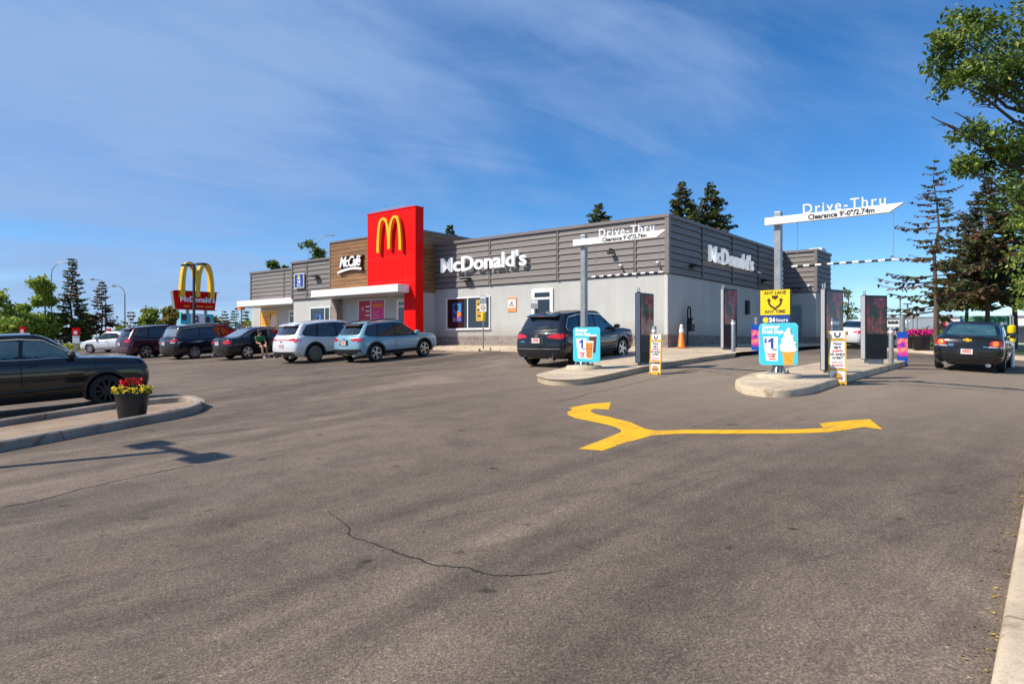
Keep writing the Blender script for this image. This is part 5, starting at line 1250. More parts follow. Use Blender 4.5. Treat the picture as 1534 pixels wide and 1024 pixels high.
def lane_sign(px, py, D, label, w_=.40, h_=1.24):
    k_ = w_ / .40; v_ = h_ / 1.24
    p = at(px, D, 0); r = thing('lane_sign', label, 'points sign', p, -38.9 + 14, 'leaning points signs')
    Lm = R3('X', -6)
    q = MB(); q.T = Lm
    for x in (-w_ / 2, w_ / 2): q.bx(x - .012, x + .012, -.03, .03, .0, h_)
    for z in (.03, .33, .99 * h_ * .83): q.bx(-w_ / 2 - .02, w_ / 2 + .02, -.036, .036, z, z + .032)
    q.bx(-.08, .08, -.05, .05, .0, .08); q.build('frame', m_yellow, r)
    q = MB(); q.T = Lm @ Matrix.Diagonal((k_, 1, v_, 1)); q.bx(-.18, .18, -.02, .02, 1.07, 1.24, 0); q.bx(-.178, .178, -.022, .022, .385, 1.015, 0); q.bx(-.178, .178, -.022, .022, .075, .325, 0); q.build('panel', m_white_sign, r)
    q = MB(); q.T = Lm @ Matrix.Diagonal((k_, 1, v_, 1))
    for i, (t, z) in enumerate((('Now', .92), ('earn', .84), ('on every', .68), ('order!', .60))): q.txt(t, .098, TR(0, -.0225, z - .005) @ FRONT, 0, .002, .003)
    P = [(-.06, 1.2), (-.06, 1.135), (-.03, 1.105), (.03, 1.105), (.06, 1.135), (.06, 1.2)]
    for a, b_ in zip(P, P[1:]):
        n_ = Vector((-(b_[1] - a[1]), b_[0] - a[0])).normalized() * .018; q.prism([tuple(Vector(a) - n_), tuple(Vector(b_) - n_), tuple(Vector(b_) + n_), tuple(Vector(a) + n_)], .0205, .0235, 0, FRONT)
    q.build('dark_print', m_ink, r)
    q = MB(); q.T = Lm @ Matrix.Diagonal((k_, 1, v_, 1)); q.txt('points', .098, TR(0, -.0225, .755) @ FRONT, 0, .002, .003); q.txt('Rewards', .075, TR(0, -.0225, .425) @ FRONT, 0, .002, .002); q.txt("MyMcDonald's", .042, TR(0, -.0225, .505) @ FRONT, 0, .002, .001); q.build('red_print', m_printred, r)
    q = MB(); q.T = Lm @ Matrix.Diagonal((k_, 1, v_, 1))
    q.prism([(.12 * math.cos(RAD(a)), .17 + .11 * math.sin(RAD(a))) for a in range(0, 181, 15)] , .022, .027, 0, FRONT); q.prism([(-.13, .145), (.13, .145), (.13, .165), (-.13, .165)], .022, .028, 1, FRONT); q.prism([(-.12, .11), (.12, .11), (.12, .14), (-.12, .14)], .022, .026, 0, FRONT)
    q.build('burger_print', [m_tan, mat('print_brown', (.2, .07, .02))], r)
lane_sign(981.5, 556, 18.2, 'small leaning points sign beside the left menu board', .28, 1.08)
lane_sign(1254.5, 577, 15.6, 'taller leaning points sign at the kerb of the right island', .345, 1.24)

def sleeve(px, D, label, h_, w_, pipe):
    p = at(px, D, 0); r = thing('advert_sleeve', label, 'advert post', p, -38.9 + 8, 'printed bollard sleeves')
    m, N, L, b = node_mat('sleeve_print' + str(px))
    g_ = N.new('ShaderNodeTexCoord').outputs['Object']; a = noise(N, L, g_, 4.2, 2, .4, None, 0, .6)
    c = ramp(N, L, a, [(.34, (.05, .05, .45)), (.44, (.55, .03, .30)), (.52, (.80, .10, .32)), (.6, (.85, .42, .02)), (.7, (.75, .04, .03))]); L.new(c, b.inputs['Base Color']); b.inputs['Roughness'].default_value = .4
    q = MB(); q.bx(-w_ / 2, w_ / 2, -w_ / 2, w_ / 2, h_ * .27, h_ * .82); q.build('printed_sleeve', m, r)
    q = MB(); q.bx(-w_ / 2, w_ / 2, -w_ / 2, w_ / 2, .02, h_ * .27); q.build('blue_base', mat('sleeve_blue', (.005, .07, .42), .35), r); q = MB(); q.bx(-w_ / 2 - .01, w_ / 2 + .01, -w_ / 2 - .01, w_ / 2 + .01, h_ * .82, h_); q.build('blue_cap', mat('sleeve_blue', (.005, .07, .42), .35), r)
    q = MB(); q.lathe([(.075, h_), (.075, pipe - .06), (.07, pipe), (0, pipe + .02)], 16); q.build('bollard_pipe', m_steel, r)
sleeve(1352, 22.6, 'blue and pink printed sleeve on a bollard beyond the right island', 1.10, .30, 1.62)
sleeve(1133, 26.6, 'blue and orange printed sleeve on a bollard by the side wall', 1.15, .30, 1.42)

# cone by the side wall
p = at(1021, 27.2, .15); cn = thing('traffic_cone', 'tall orange traffic cone standing beside the black gas meter', 'traffic cone', p)
q = MB(); q.bx(-.2, .2, -.2, .2, 0, .035, 0); q.lathe([(.165, .035), (.15, .05), (.06, .92), (.045, .95), (0, .95)], 22, 0); q.build('cone_body', m_orange, cn)
q = MB(); q.lathe([(.098, .62), (.078, .80)], 22); q.lathe([(.072, .84), (.062, .93)], 22); q.build('white_band', m_white_sign, cn)

# parking signs on posts
def park_sign(px, D, top, label, full):
    p = at(px, D, .14); r = thing('parking_sign', label, 'parking sign', p, -38.9 + 25, 'parking signs by the front walk')
    q = MB(); q.tube([(0, 0, -.05), (0, 0, top)], .032, 10); q.build('post', m_steel, r)
    q = MB(); q.bx(-.15, .15, -.06, -.035, top - .36, top, 0); q.bx(-.13, .13, -.063, -.06, top - .14, top - .03, 1); q.build('panel', [mat('panel_grey', (.35, .36, .38), .4), m_white_sign], r)
    if full:
        q = MB(); q.bx(-.16, .16, -.06, -.035, top - .74, top - .38, 0); q.disc(.1, TR(0, -.06, top - .55) @ FRONT, .005, 1); q.disc(.05, TR(0, -.066, top - .55) @ FRONT, .003, 0); q.build('symbol_panel', [m_white_sign, m_tan], r)
        q = MB(); q.lathe([(0, top - 1.18), (.09, top - 1.14), (.11, top - .9), (.09, top - .78), (0, top - .76)], 14); q.build('yellow_marker', m_yel_sign, r)
park_sign(724, 31.0, 2.38, 'parking sign post with a round yellow marker in front of the restaurant window', True)
park_sign(801, 28.2, 2.05, 'plain parking sign post mostly hidden behind the dark blue SUV roof', False)

# flower planters
def planter(px, D, r_, h_, label, cols, dz=0.0, n=160, mound=.16, seed=1, group='flower planters'):
    p = at(px, D, dz); o = thing('flower_planter', label, 'planter', p, 0, group); R_ = random.Random(seed)
    q = MB(); q.lathe([(0, 0), (r_ * .74, 0), (r_ * .76, .02), (r_ * .95, h_ * .86), (r_, h_ * .87), (r_, h_), (r_ * .94, h_), (r_ * .92, h_ * .9), (0, h_ * .9)], 32); q.build('pot', m_black, o)
    q = MB()
    for i in range(n * 2):
        a = R_.uniform(0, 6.28); d = r_ * 1.05 * math.sqrt(R_.random()); z = h_ * .95 + mound * (1 - (d / r_ / 1.1) ** 2) * R_.uniform(.2, 1)
        leaf(q, Vector((d * math.cos(a), d * math.sin(a), z)), R_, .05, .03, 0)
    q.build('leaves', m_leaf, o)
    for nm, m_, zz_, rr_, cnt, sz in cols:
        q = MB()
        for i in range(cnt):
            a = R_.uniform(0, 6.28); d = r_ * rr_[0] + r_ * (rr_[1] - rr_[0]) * math.sqrt(R_.random()); c_ = Vector((d * math.cos(a), d * math.sin(a), h_ + zz_[0] + (zz_[1] - zz_[0]) * R_.random()))
            for k in range(4): leaf(q, c_ + Vector((R_.uniform(-.02, .02), R_.uniform(-.02, .02), R_.uniform(-.015, .02))), R_, sz, sz * .8, 0)
        q.build(nm, m_, o)
def leaf(mb, c, R_, l, w_, mi, up=.0):
    a = Vector((R_.gauss(0, 1), R_.gauss(0, 1), R_.gauss(0, 1) + up)).normalized(); b_ = a.orthogonal(); b_.rotate(Matrix.Rotation(R_.uniform(0, 6.28), 3, a)); b_.normalize(); c2_ = a.cross(b_)
    mb.add([c - b_ * l, c + c2_ * w_ + a * w_ * .25, c + b_ * l, c - c2_ * w_ + a * w_ * .25], [(0, 1, 2, 3)], mi, False)
m_fred = mat('petal_red', (.62, .008, .008), .5, var=.25, scale=20); m_fyel = mat('petal_yellow', (.82, .62, .01), .5, var=.2, scale=20); m_fmag = mat('petal_magenta', (.66, .015, .24), .5, var=.3, scale=15)
pp = G(198, 627, .04)
planter(198, pp.y, .32, .55, 'black flower pot of red and yellow flowers on the left kerb island', [('red_flowers', m_fred, (.06, .24), (0, .62), 34, .036), ('yellow_flowers', m_fyel, (-.02, .09), (.45, 1.12), 190, .022)], .035, 150, .16, 5, 'flower planters')
planter(1363, 33.0, .38, .62, 'dark planter of magenta flowers next to the printed sleeve', [('magenta_flowers', m_fmag, (.03, .28), (0, 1.15), 150, .05)], .1, 100, .2, 6)
planter(1380, 31.5, .42, .68, 'larger dark planter of magenta flowers nearest the driving sedan', [('magenta_flowers', m_fmag, (.03, .28), (0, 1.15), 170, .05)], .1, 100, .2, 7)
planter(1329, 33.5, .34, .6, 'dark planter of red and white flowers beside the wide menu board', [('red_flowers', m_fred, (.03, .25), (0, 1.1), 70, .05), ('white_flowers', m_white_sign, (.03, .2), (.3, 1.1), 40, .04)], .1, 90, .2, 8)
# yellow wrapped bollard right of the driving car
p = at(1515.5, 23.6, .0); yb = thing('barrier_post', 'white post with yellow wrap and dark band just right of the driving sedan', 'post', p)
q = MB(); q.lathe([(.085, 0), (.085, .98)], 18); q.build('white_pipe', m_white_sign, yb)
q = MB(); q.lathe([(.12, .86), (.125, 1.02), (.10, 1.1), (.10, 1.16), (.125, 1.22), (.12, 1.40), (.06, 1.44), (0, 1.44)], 18); q.build('yellow_wrap', m_yel_sign, yb)
q = MB(); q.lathe([(.13, 1.09), (.13, 1.17)], 18); q.bx(-.2, .2, -.03, .03, 1.1, 1.15); q.build('dark_band', m_black, yb)
q = MB(); q.tube([(-.04, 0, 1.44), (-.04, 0, 1.85)], .025, 8); q.tube([(.05, 0, 1.44), (.05, 0, 1.75)], .02, 8); q.build('upper_pipe', m_lgrey, yb)
# ------------------------------------------------------------------ trees
def spruce(px, D, top_py, wid, label, seed, green=.7, dead=.15, dens=1.0, z_low=.12, lean=0.0, base=None, droop=.28, sparse=0.0, scale=1.0, big=1.0, name='spruce_tree', group='spruce trees'):
    p = at(px, D) if base is None else base; R_ = random.Random(seed)
    h = EYE + (HZ - top_py) / F * D - p.z
    r = thing(name, label, 'tree', p, 0, group)
    q = MB(); tr = .011 * h + .04
    q.tube([(R_.uniform(-.03, .03) * i, R_.uniform(-.03, .03) * i, h * i / 8 - (.2 if i == 0 else 0)) for i in range(9)], [tr * (1 - i / 8.2) for i in range(9)], 9)
    q.build('trunk', m_bark, r)
    q = MB(); nlev = int(h * 3.1 * dens)
    for i in range(nlev):
        f = i / nlev; z = h * (z_low + (1 - z_low) * f) ; Lr = wid * (1 - f) ** .85 * R_.uniform(.7, 1.12) + .12
        nb = max(3, int(R_.uniform(4, 6.5)))
        for k in range(nb):
            if R_.random() < sparse * (1 - f): continue
            a = R_.uniform(0, 6.283); L_ = Lr * R_.uniform(.6, 1.1); dz = -droop * L_ * (1 - f * .8) * R_.uniform(.6, 1.3)
            P = [Vector((math.cos(a) * L_ * t, math.sin(a) * L_ * t, z + dz * (t ** 1.1) + .22 * L_ * t * t * t)) for t in (0, .35, .7, 1.0)]
            q.tube(P, [.022 * L_ ** .5 * (1 - t * .8) + .004 for t in (0, .35, .7, 1)], 3, 2, None, False)
            bd = R_.random() < dead
            ns = int((9 + L_ * 17) * scale)
            for s_ in range(ns):
                t = (s_ + R_.random()) / ns
                if t < .18: continue
                if bd and R_.random() < .45: continue
                j = min(2, int(t * 3)); u = t * 3 - j; c_ = P[j].lerp(P[j + 1], u)
                sd = R_.choice((-1, 1)); ll = (.20 + .30 * min(1, L_ / 2.5)) * (1.15 - t * .55) * R_.uniform(.7, 1.3) * big
                da = a + sd * R_.uniform(.5, 1.2); dirv = Vector((math.cos(da), math.sin(da), R_.uniform(-.9, .2))).normalized()
                wv = dirv.cross(Vector((0, 0, 1))).normalized(); wv = (wv + Vector((0, 0, R_.uniform(-1.6, 1.6)))).normalized() * ll * .30
                e_ = c_ + dirv * ll
                mi = 1 if (bd or R_.random() > green) else 0
                q.add([c_ - wv * .4, c_ + dirv * ll * .5 - wv, e_, c_ + dirv * ll * .5 + wv], [(0, 1, 2, 3)], mi)
    q.build('crown', [m_need, m_need_b, m_bark], r)
    return r

def leafy(base, h, clumps, label, seed, leafm, n=90, ls=.11, trunk_r=.14, name='leafy_tree', group=None, bare=(), barkm=None, lw=.55):
    """trunk with limbs reaching each clump; leaves scattered through each clump. clumps: (x, y, z, r, density) relative to base"""
    R_ = random.Random(seed); r = thing(name, label, 'tree', base, 0, group)
    q = MB(); top = Vector((0, 0, h * .8))
    q.tube([(0, 0, -.2), (R_.uniform(-.05, .05), 0, h * .25), (R_.uniform(-.12, .12), R_.uniform(-.1, .1), h * .5), tuple(top)], [trunk_r, trunk_r * .8, trunk_r * .6, trunk_r * .2], 10)
    tips = []
    for cx, cy, cz, cr, de in list(clumps) + [(*b_, .3, 0) for b_ in bare]:
        z0 = max(h * .18, min(h * .72, cz - .35 * math.hypot(cx, cy) - .4)); s_ = Vector((0, 0, z0)); e_ = Vector((cx, cy, cz)); m_ = s_.lerp(e_, .5) + Vector((0, 0, -.08 * (e_ - s_).length)) + Vector((R_.uniform(-.15, .15), R_.uniform(-.15, .15), 0))
        ln = (e_ - s_).length; q.tube([s_, s_.lerp(m_, .6), m_, m_.lerp(e_, .55) + Vector((R_.uniform(-.1, .1), 0, .03 * ln)), e_], [trunk_r * .42, trunk_r * .3, trunk_r * .22, trunk_r * .14, .012], 6)
        for k in range(6):
            d = Vector((R_.gauss(0, 1), R_.gauss(0, 1), R_.gauss(.2, .7))).normalized() * cr * R_.uniform(.6, 1.1); f_ = m_.lerp(e_, R_.uniform(.3, 1))
            q.tube([f_, f_ + d * .5 + Vector((0, 0, .04)), f_ + d], [.018, .011, .004], 4, 0, None, False); tips.append((f_, d, de))
    q.build('trunk', barkm or m_bark, r)
    q = MB()
    for cx, cy, cz, cr, de in clumps:
        c_ = Vector((cx, cy, cz)); sub = [c_ + Vector((R_.gauss(0, .42), R_.gauss(0, .42), R_.gauss(0, .36))) * cr for _ in range(int(7 + cr * 5))]
        for k in range(int(n * de)):
            s_ = R_.choice(sub); rad = cr * .30
            leaf(q, s_ + Vector((R_.gauss(0, rad), R_.gauss(0, rad), R_.gauss(0, rad * .8))), R_, ls * R_.uniform(.6, 1.3), ls * lw * R_.uniform(.6, 1.2), 0 if R_.random() < .8 else 1, .5)
    q.build('crown', leafm, r); return r

# big broadleaf tree at the right edge: trunk outside the frame
tb = at(1625, 18.6); D0 = 18.6
def rel(px, py, D, base): return W(px, py, D) - base
cl = []
R_ = random.Random(21)
for px, py, dd, cr, de in [(1440, 60, -.3, .62, 1.2), (1412, 85, .2, .50, 1), (1470, 40, .3, .6, 1.1), (1500, 85, 0, .75, 1.2), (1460, 110, -.4, .6, 1.1), (1425, 122, .2, .42, .9), (1495, 130, .4, .6, 1), (1530, 60, -.2, .7, .9), (1535, 118, 0, .6, 1), (1405, 62, 0, .26, .5), (1450, 28, .2, .34, .6), (1560, 20, .2, .9, 1.2),
                            (1455, 200, 0, .42, .8), (1475, 245, .3, .5, 1), (1500, 215, -.2, .6, 1.2), (1530, 240, .2, .7, 1.3), (1440, 250, 0, .3, .6), (1520, 285, -.3, .55, 1), (1560, 190, .2, .9, 1.4), (1590, 100, 0, 1.1, 1.6), (1640, 60, 0, 1.2, 1.6), (1650, 190, 0, 1.2, 1.6), (1700, 120, .4, 1.2, 1.5), (1620, 20, .4, 1.1, 1.5), (1600, 270, .2, .9, 1.2), (1680, 270, .3, 1.0, 1.2), (1640, -60, 0, 1.3, 1.6), (1560, -50, 0, 1.0, 1.2)]:
    v = rel(px, py, D0 + dd, tb); cl.append((v.x, v.y, v.z, cr, de))
bare = [tuple(rel(px, py, D0, tb)) for px, py in ((1395, 175), (1412, 183), (1430, 168), (1520, 20), (1515, 45), (1450, 188))]
leafy(tb, 9.5, cl, 'large dark green broadleaf tree overhanging the top right corner', 5, [m_leaf, m_leaf_l], 430, .085, .2, bare=bare)
# lighter young tree low at the right edge
b2 = at(1562, 26); cl = []
for px, py, cr, de in [(1528, 300, .6, .8), (1520, 340, .55, .8), (1532, 380, .7, 1), (1530, 425, .6, 1), (1548, 350, .9, 1), (1560, 300, .9, 1), (1570, 400, 1, 1), (1590, 340, 1, 1), (1526, 455, .45, .7)]:
    v = rel(px + 7, py, 26 + R_.uniform(-.4, .4), b2); cl.append((v.x, v.y, v.z, cr, de))
leafy(b2, 6.0, cl, 'light green young tree at the right edge above the yellow post', 8, [m_leaf_l, m_leaf], 170, .10, .12)
# spruces at the right
spruce(1403, 35, 233, 3.1, 'thin half dead spruce with bare drooping lower branches behind the driving sedan', 31, .74, .3, .85, .20, droop=.20, sparse=.25, scale=.75, big=.75)
spruce(1480, 38, 262, 3.3, 'browning spruce right of the thin half dead one', 32, .68, .2, 1.5, .30, scale=1.4, big=.85)
spruce(1520, 41, 236, 3.4, 'tall dense green spruce partly cut by the right edge', 33, .88, .1, 1.5, .28, scale=1.4, big=.85)
spruce(1447, 45, 318, 2.5, 'smaller bushy spruce between the thin spruce and the browning one', 34, .85, .14, 1.4, .30, scale=1.3, big=.85)
# behind the restaurant
spruce(1022, 62, 271, 4.0, 'dark spruce rising over the near roof corner, left of a pair', 41, .9, .1, 1.15, .45, scale=.85, big=1.35)
spruce(1065, 64, 272, 3.8, 'dark spruce rising over the near roof corner, right of a pair', 42, .9, .1, 1.15, .45, scale=.85, big=1.35)
spruce(898, 66, 303, 4.3, 'lone spruce tip above the middle of the long roof', 43, .9, .1, 1.15, .45, scale=.85, big=1.35)
spruce(674, 60, 336, 1.9, 'thin spruce tip just right of the red tower', 44, .85, .1, 1.4, .4, scale=1.1, big=1.35)
def simple_tree(px, D, top, bot, wpx, label, seed, leafm, n=130, group='trees across the far road', ls=.17, name='leafy_tree'):
    base = at(px, D); R_ = random.Random(seed); cl = []; wd = wpx / F * D / 2
    zt = EYE + (HZ - top) / F * D - base.z; zb_ = EYE + (HZ - bot) / F * D - base.z
    for k in range(11):
        f = R_.random(); wz = wd * (1 - (2 * f - .8) ** 2 * .5) * .75
        cl.append((R_.uniform(-1, 1) * wz, R_.uniform(-1, 1) * wz, zb_ + (zt - zb_) * (.12 + .78 * f), max(.35, wd * R_.uniform(.28, .5)), R_.uniform(.6, 1.3)))
    leafy(base, zt, cl, label, seed, leafm, n, ls, .10, name, group)
simple_tree(465, 78, 358, 440, 52, 'round leafy tree showing above the roof beside a street lamp', 51, [m_leaf, m_leaf_l], 240, ls=.2)
simple_tree(410, 82, 388, 450, 34, 'low leafy treetop above the far left roof section', 52, [m_leaf, m_leaf_l], 220, ls=.2)
simple_tree(432, 84, 386, 450, 20, 'narrow treetop peeping over the left roof beside the low leafy one', 53, [m_leaf, m_leaf_l], 180, ls=.2)
for i, (px, D, top, bot, wpx, lb, mm) in enumerate([
    (10, 58, 424, 520, 70, 'dark green leafy tree cut by the left edge', [m_leaf, m_leaf_l]),
    (38, 66, 434, 520, 40, 'mid green leafy tree behind the black SUV roof', [m_leaf, m_leaf_l]),
    (68, 60, 416, 520, 62, 'bright green leafy tree left of the tall spruce', [m_leaf_l, m_leaf]),
    (128, 70, 470, 520, 30, 'low pale bush between the tall spruce and the brown spruce', [m_leaf_l, m_leaf_y]),
    (222, 72, 462, 515, 40, 'yellow green tree left of the golden arch sign', [m_leaf_l, m_leaf_y]),
    (252, 76, 458, 515, 46, 'russet tree directly behind the sign panel', [m_leaf_y, m_leaf_l]),
    (178, 74, 488, 518, 24, 'low green bush right of the brown spruce', [m_leaf_l, m_leaf]),
    (322, 82, 474, 512, 34, 'russet bush right of the sign post', [m_leaf_y, m_leaf])]):
    simple_tree(px, D, top, bot, wpx, lb, 60 + i, [m_leaf_b if m_ in (m_leaf_l, m_leaf) else m_ for m_ in mm], 760, ls=.19)
spruce(108, 62, 384, 2.5, 'tall green spruce standing alone on the left skyline', 71, .85, .12, 1.1, .10, sparse=.08, group='spruces across the far road', big=1.12)
spruce(152, 64, 419, 1.9, 'reddish brown dying spruce right of the tall green one', 72, .25, .3, 1.05, .15, group='spruces across the far road', big=1.12)
spruce(196, 70, 463, 1.7, 'short olive spruce between brown spruce and yellow green tree', 73, .6, .2, .9, .08, group='spruces across the far road', big=1.12)
spruce(335, 76, 462, 1.3, 'small spruce just right of the promotional board under the arches', 74, .7, .2, .9, .08, group='spruces across the far road', big=1.12)
spruce(352, 84, 458, 1.4, 'small dark spruce left of the far canopy end', 75, .8, .1, .9, .08, group='spruces across the far road', big=1.12)
spruce(368, 70, 462, 1.4, 'dark spruce under the far canopy end', 76, .8, .1, .9, .08, group='spruces across the far road', big=1.12)
# ------------------------------------------------------------------ far left
struct(sheet('far_lawn', [tuple(W(px, 514, D)[:2]) for px, D in ((-250, 50), (-60, 51), (120, 54), (300, 60), (360, 66), (372, 110), (-250, 110))], .02, m_grass, 4))
R_ = random.Random(90); q = MB()
for i in range(2600):
    px = R_.uniform(70, 185); D = R_.uniform(55, 60); p = at(px, D); leaf(q, p + Vector((0, 0, R_.uniform(.02, .45))), R_, .14, .08, 0 if R_.random() < .75 else 1)
stuff(q.build('ground_cover', [mat('yellow_green_leaf', (.38, .36, .02), .6, var=.3), m_leaf_l]))
for i, (px, D, py0, py1, lb) in enumerate(((34, 52, 489, 512, 'red and white sign behind the black SUV roof, leftmost of three'), (114, 50, 491, 514, 'red and white sign in front of the tall spruce, largest of three'), (162, 54, 492, 506, 'red and white sign above the small white sedan, smallest of three'))):
    p = at(px, D); r = thing('directional_sign', lb, 'sign', p, 10, 'red and white signs across the lot'); z1 = EYE + (HZ - py0) / F * D - p.z; z0 = EYE + (HZ - py1) / F * D - p.z; w_ = (.20, .24, .20)[i]
    q = MB(); q.bx(-w_, w_, -.08, .08, (z0 + z1) / 2, z1); q.build('red_panel', m_red, r)
    q = MB(); q.bx(-w_ * .9, w_ * .9, -.06, .06, z0, (z0 + z1) / 2); q.bx(-w_ * .5, w_ * .5, -.10, -.08, z1 - .42 * (z1 - z0), z1 - .2 * (z1 - z0)); q.build('white_panel', m_white_sign, r)
    q = MB(); q.bx(-.1, .1, -.05, .05, 0, z0); q.build('post', m_grey, r)
def street_lamp(px, D, top, arm, label, r_=.09, seed=0):
    p = at(px, D); h = EYE + (HZ - top) / F * D - p.z; r = thing('street_lamp', label, 'street lamp', p, 0, 'curved arm street lamps'); A = arm / F * D; sg = 1 if A > 0 else -1
    P = [(0, 0, -.2), (0, 0, h * .5), (0, 0, h - abs(A) * .75)] + [(A * (1 - math.cos(t)) * .72, 0, h - abs(A) * .75 * (1 - math.sin(t))) for t in (.4, .8, 1.2, 1.57)] + [(A * .9, 0, h)]
    q = MB(); q.tube(P, [r_, r_ * .85, r_ * .7] + [r_ * .5] * 5, 8); q.build('pole', m_grey, r)
    q = MB(); q.prism([(A * .86, -.12), (A * 1.1, -.16), (A * 1.1, .16), (A * .86, .12)], h - .10, h + .08); q.build('lamp_head', m_lgrey, r, None, .02)
street_lamp(77, 75, 393, 24, 'street lamp with arm curving right above the bright green tree')
street_lamp(187, 75, 428, -17, 'street lamp with arm curving left between the spruces and the sign')
street_lamp(158, 72, 418, -20, 'street lamp with its head poking out of the brown spruce')
street_lamp(474, 80, 352, 24, 'street lamp rising behind the restaurant left roof')
# twin head lot lamp by the pylon, and one out of frame whose shadow falls on the lot
def lot_lamp(p, h, az, label, arm=.75):
    r = thing('lot_lamp', label, 'lamp post', p, az, 'twin head lot lamps')
    q = MB(); q.bx(-.07, .07, -.07, .07, -.1, h); q.bx(-arm, arm, -.05, .05, h - .06, h + .04); q.build('pole', m_black, r)
    for s_ in (-1, 1):
        q = MB(); q.bx(s_ * arm, s_ * (arm + .62), -.24, .24, h - .10, h + .06); q.build('lamp_head', m_black, r, None, .015)
        q = MB(); q.bx(s_ * (arm + .08), s_ * (arm + .54), -.18, .18, h - .115, h - .10); q.build('lens', m_lens, r)
p = at(290.5, 52); lot_lamp(p, EYE + (HZ - 396) / F * 52 - p.z, -25, 'twin head black lot lamp standing in front of the golden arch sign', .5)
tip = G(266, 675); Hh = 7.6; ln = Hh / math.tan(RAD(SUN_EL)); bs = tip - SUN_AZ * ln; d = G(318, 687) - G(222, 664)
for _ in range(6): bs = tip - SUN_AZ * ((zg(bs.x, bs.y) + Hh - tip.z) / math.tan(RAD(SUN_EL)))
lot_lamp(Vector((bs.x, bs.y, zg(bs.x, bs.y))), Hh, math.degrees(math.atan2(d.y, d.x)), 'twin head black lot lamp whose shadow crosses the foreground pavement', .60)
# pylon sign
D = 60; p = at(293, D); z0 = p.z; py_ = thing('pylon_sign', 'tall roadside sign with yellow arches over a red name panel', 'pylon sign', p, -38.9)
def zz_(py): return EYE + (HZ - py) / F * D - z0
q = MB(); q.prism([(-1.95, zz_(437)), (-1.75, zz_(464)), (1.75, zz_(464)), (1.95, zz_(437))], -.42, .0, 0, BACKX @ R3('Y', 180)); q.T = Matrix.Identity(4); q.build('name_panel', m_red, py_)
q = MB(); q.prism([(-1.97, zz_(437) - .06), (-1.77, zz_(464) + .05), (-1.79, zz_(464) + .05), (-2.0, zz_(437) - .06)], -.43, .01, 0, BACKX @ R3('Y', 180)); q.bx(-.02, .44, -1.95, 1.95, zz_(437), zz_(437) + .03); q.bx(0, .43, -1.75, 1.75, zz_(464) - .03, zz_(464)); q.build('panel_edge', m_grey, py_)
q = MB(); arches(q, 3.0, zz_(396) - zz_(446), .5, TR(-.04, 0, zz_(446)) @ RIGHT, 0, .18, .25, .98); q.build('arches_emblem', m_yellow, py_)
q = MB(); q.txt("McDonald's", .65, TR(.425, 0, zz_(452.5)) @ RIGHT, 0, .01, .02); q.build('name_lettering', m_white_sign, py_)
for a, b_ in ((-1.25, -.75), (-.5, -.3), (-.15, .5), (.65, 1.35)): q = MB(); q.bx(.42, .435, a, b_, zz_(460.5), zz_(458)); q.build('small_print', m_orange, py_)
q = MB(); q.bx(.1, .35, -1.45, 1.45, zz_(486), zz_(470), 0); q.bx(.35, .36, -.6, .65, zz_(485), zz_(470.5), 1); q.bx(.35, .365, .75, 1.1, zz_(484), zz_(474), 2); q.bx(.35, .365, -1.4, -.95, zz_(480), zz_(471.5), 2); q.build('promotion_board', [m_cyan, m_white_sign, m_coffee_d], py_)
q = MB(); q.txt('2', .75, TR(.362, -.05, zz_(482)) @ RIGHT, 0, .01, .04); q.build('price', m_dblue, py_)
q = MB(); q.bx(.1, .3, -.9, -.7, -.1, zz_(464)); q.bx(.1, .3, .7, .9, -.1, zz_(464)); q.build('support_post', m_lgrey, py_)
# colourful play panels beyond the far left canopy
for i, (px, py, rpx, col, lb) in enumerate(((357, 487, 3.6, (.0, .30, .26), 'teal round play panel beyond the canopy, leftmost of four'), (364, 488, 4.2, (.85, .30, .01), 'large orange round play panel, second from left'), (371, 484, 5, (.35, .55, .02), 'lime round play panel beside two orange ones'), (377.5, 488, 3.6, (.80, .36, .02), 'amber round play panel nearest the restaurant wall'))):
    Dp = 56 + i * .4; p = at(px, Dp); z = EYE + (HZ - py) / F * Dp - p.z; r = thing('play_panel', lb, 'play panel', p, 25, 'round play panels')
    q = MB(); q.disc(rpx / F * Dp, TR(0, -.05, z) @ FRONT, .1, 0, 22); q.disc(rpx / F * Dp * .3, TR(0, -.15, z) @ FRONT, .02, 1, 16); q.build('disc', [mat('play_' + str(i), col, .4), m_white_sign], r)
    q = MB(); q.tube([(0, 0, 0), (0, 0, z)], .05, 8); q.build('post', m_grey, r)
p = at(361.5, 56); r = thing('hanging_sign', 'small orange sign hanging at the far left end of the canopy', 'sign', p, -38.9); q = MB(); z = EYE + (HZ - 459) / F * 56 - p.z; q.bx(-.25, .25, -.2, .2, z - .28, z + .22); q.build('panel', m_orange, r); q = MB(); q.tube([(0, 0, 0), (0, 0, z)], .05, 8); q.build('post', m_grey, r)
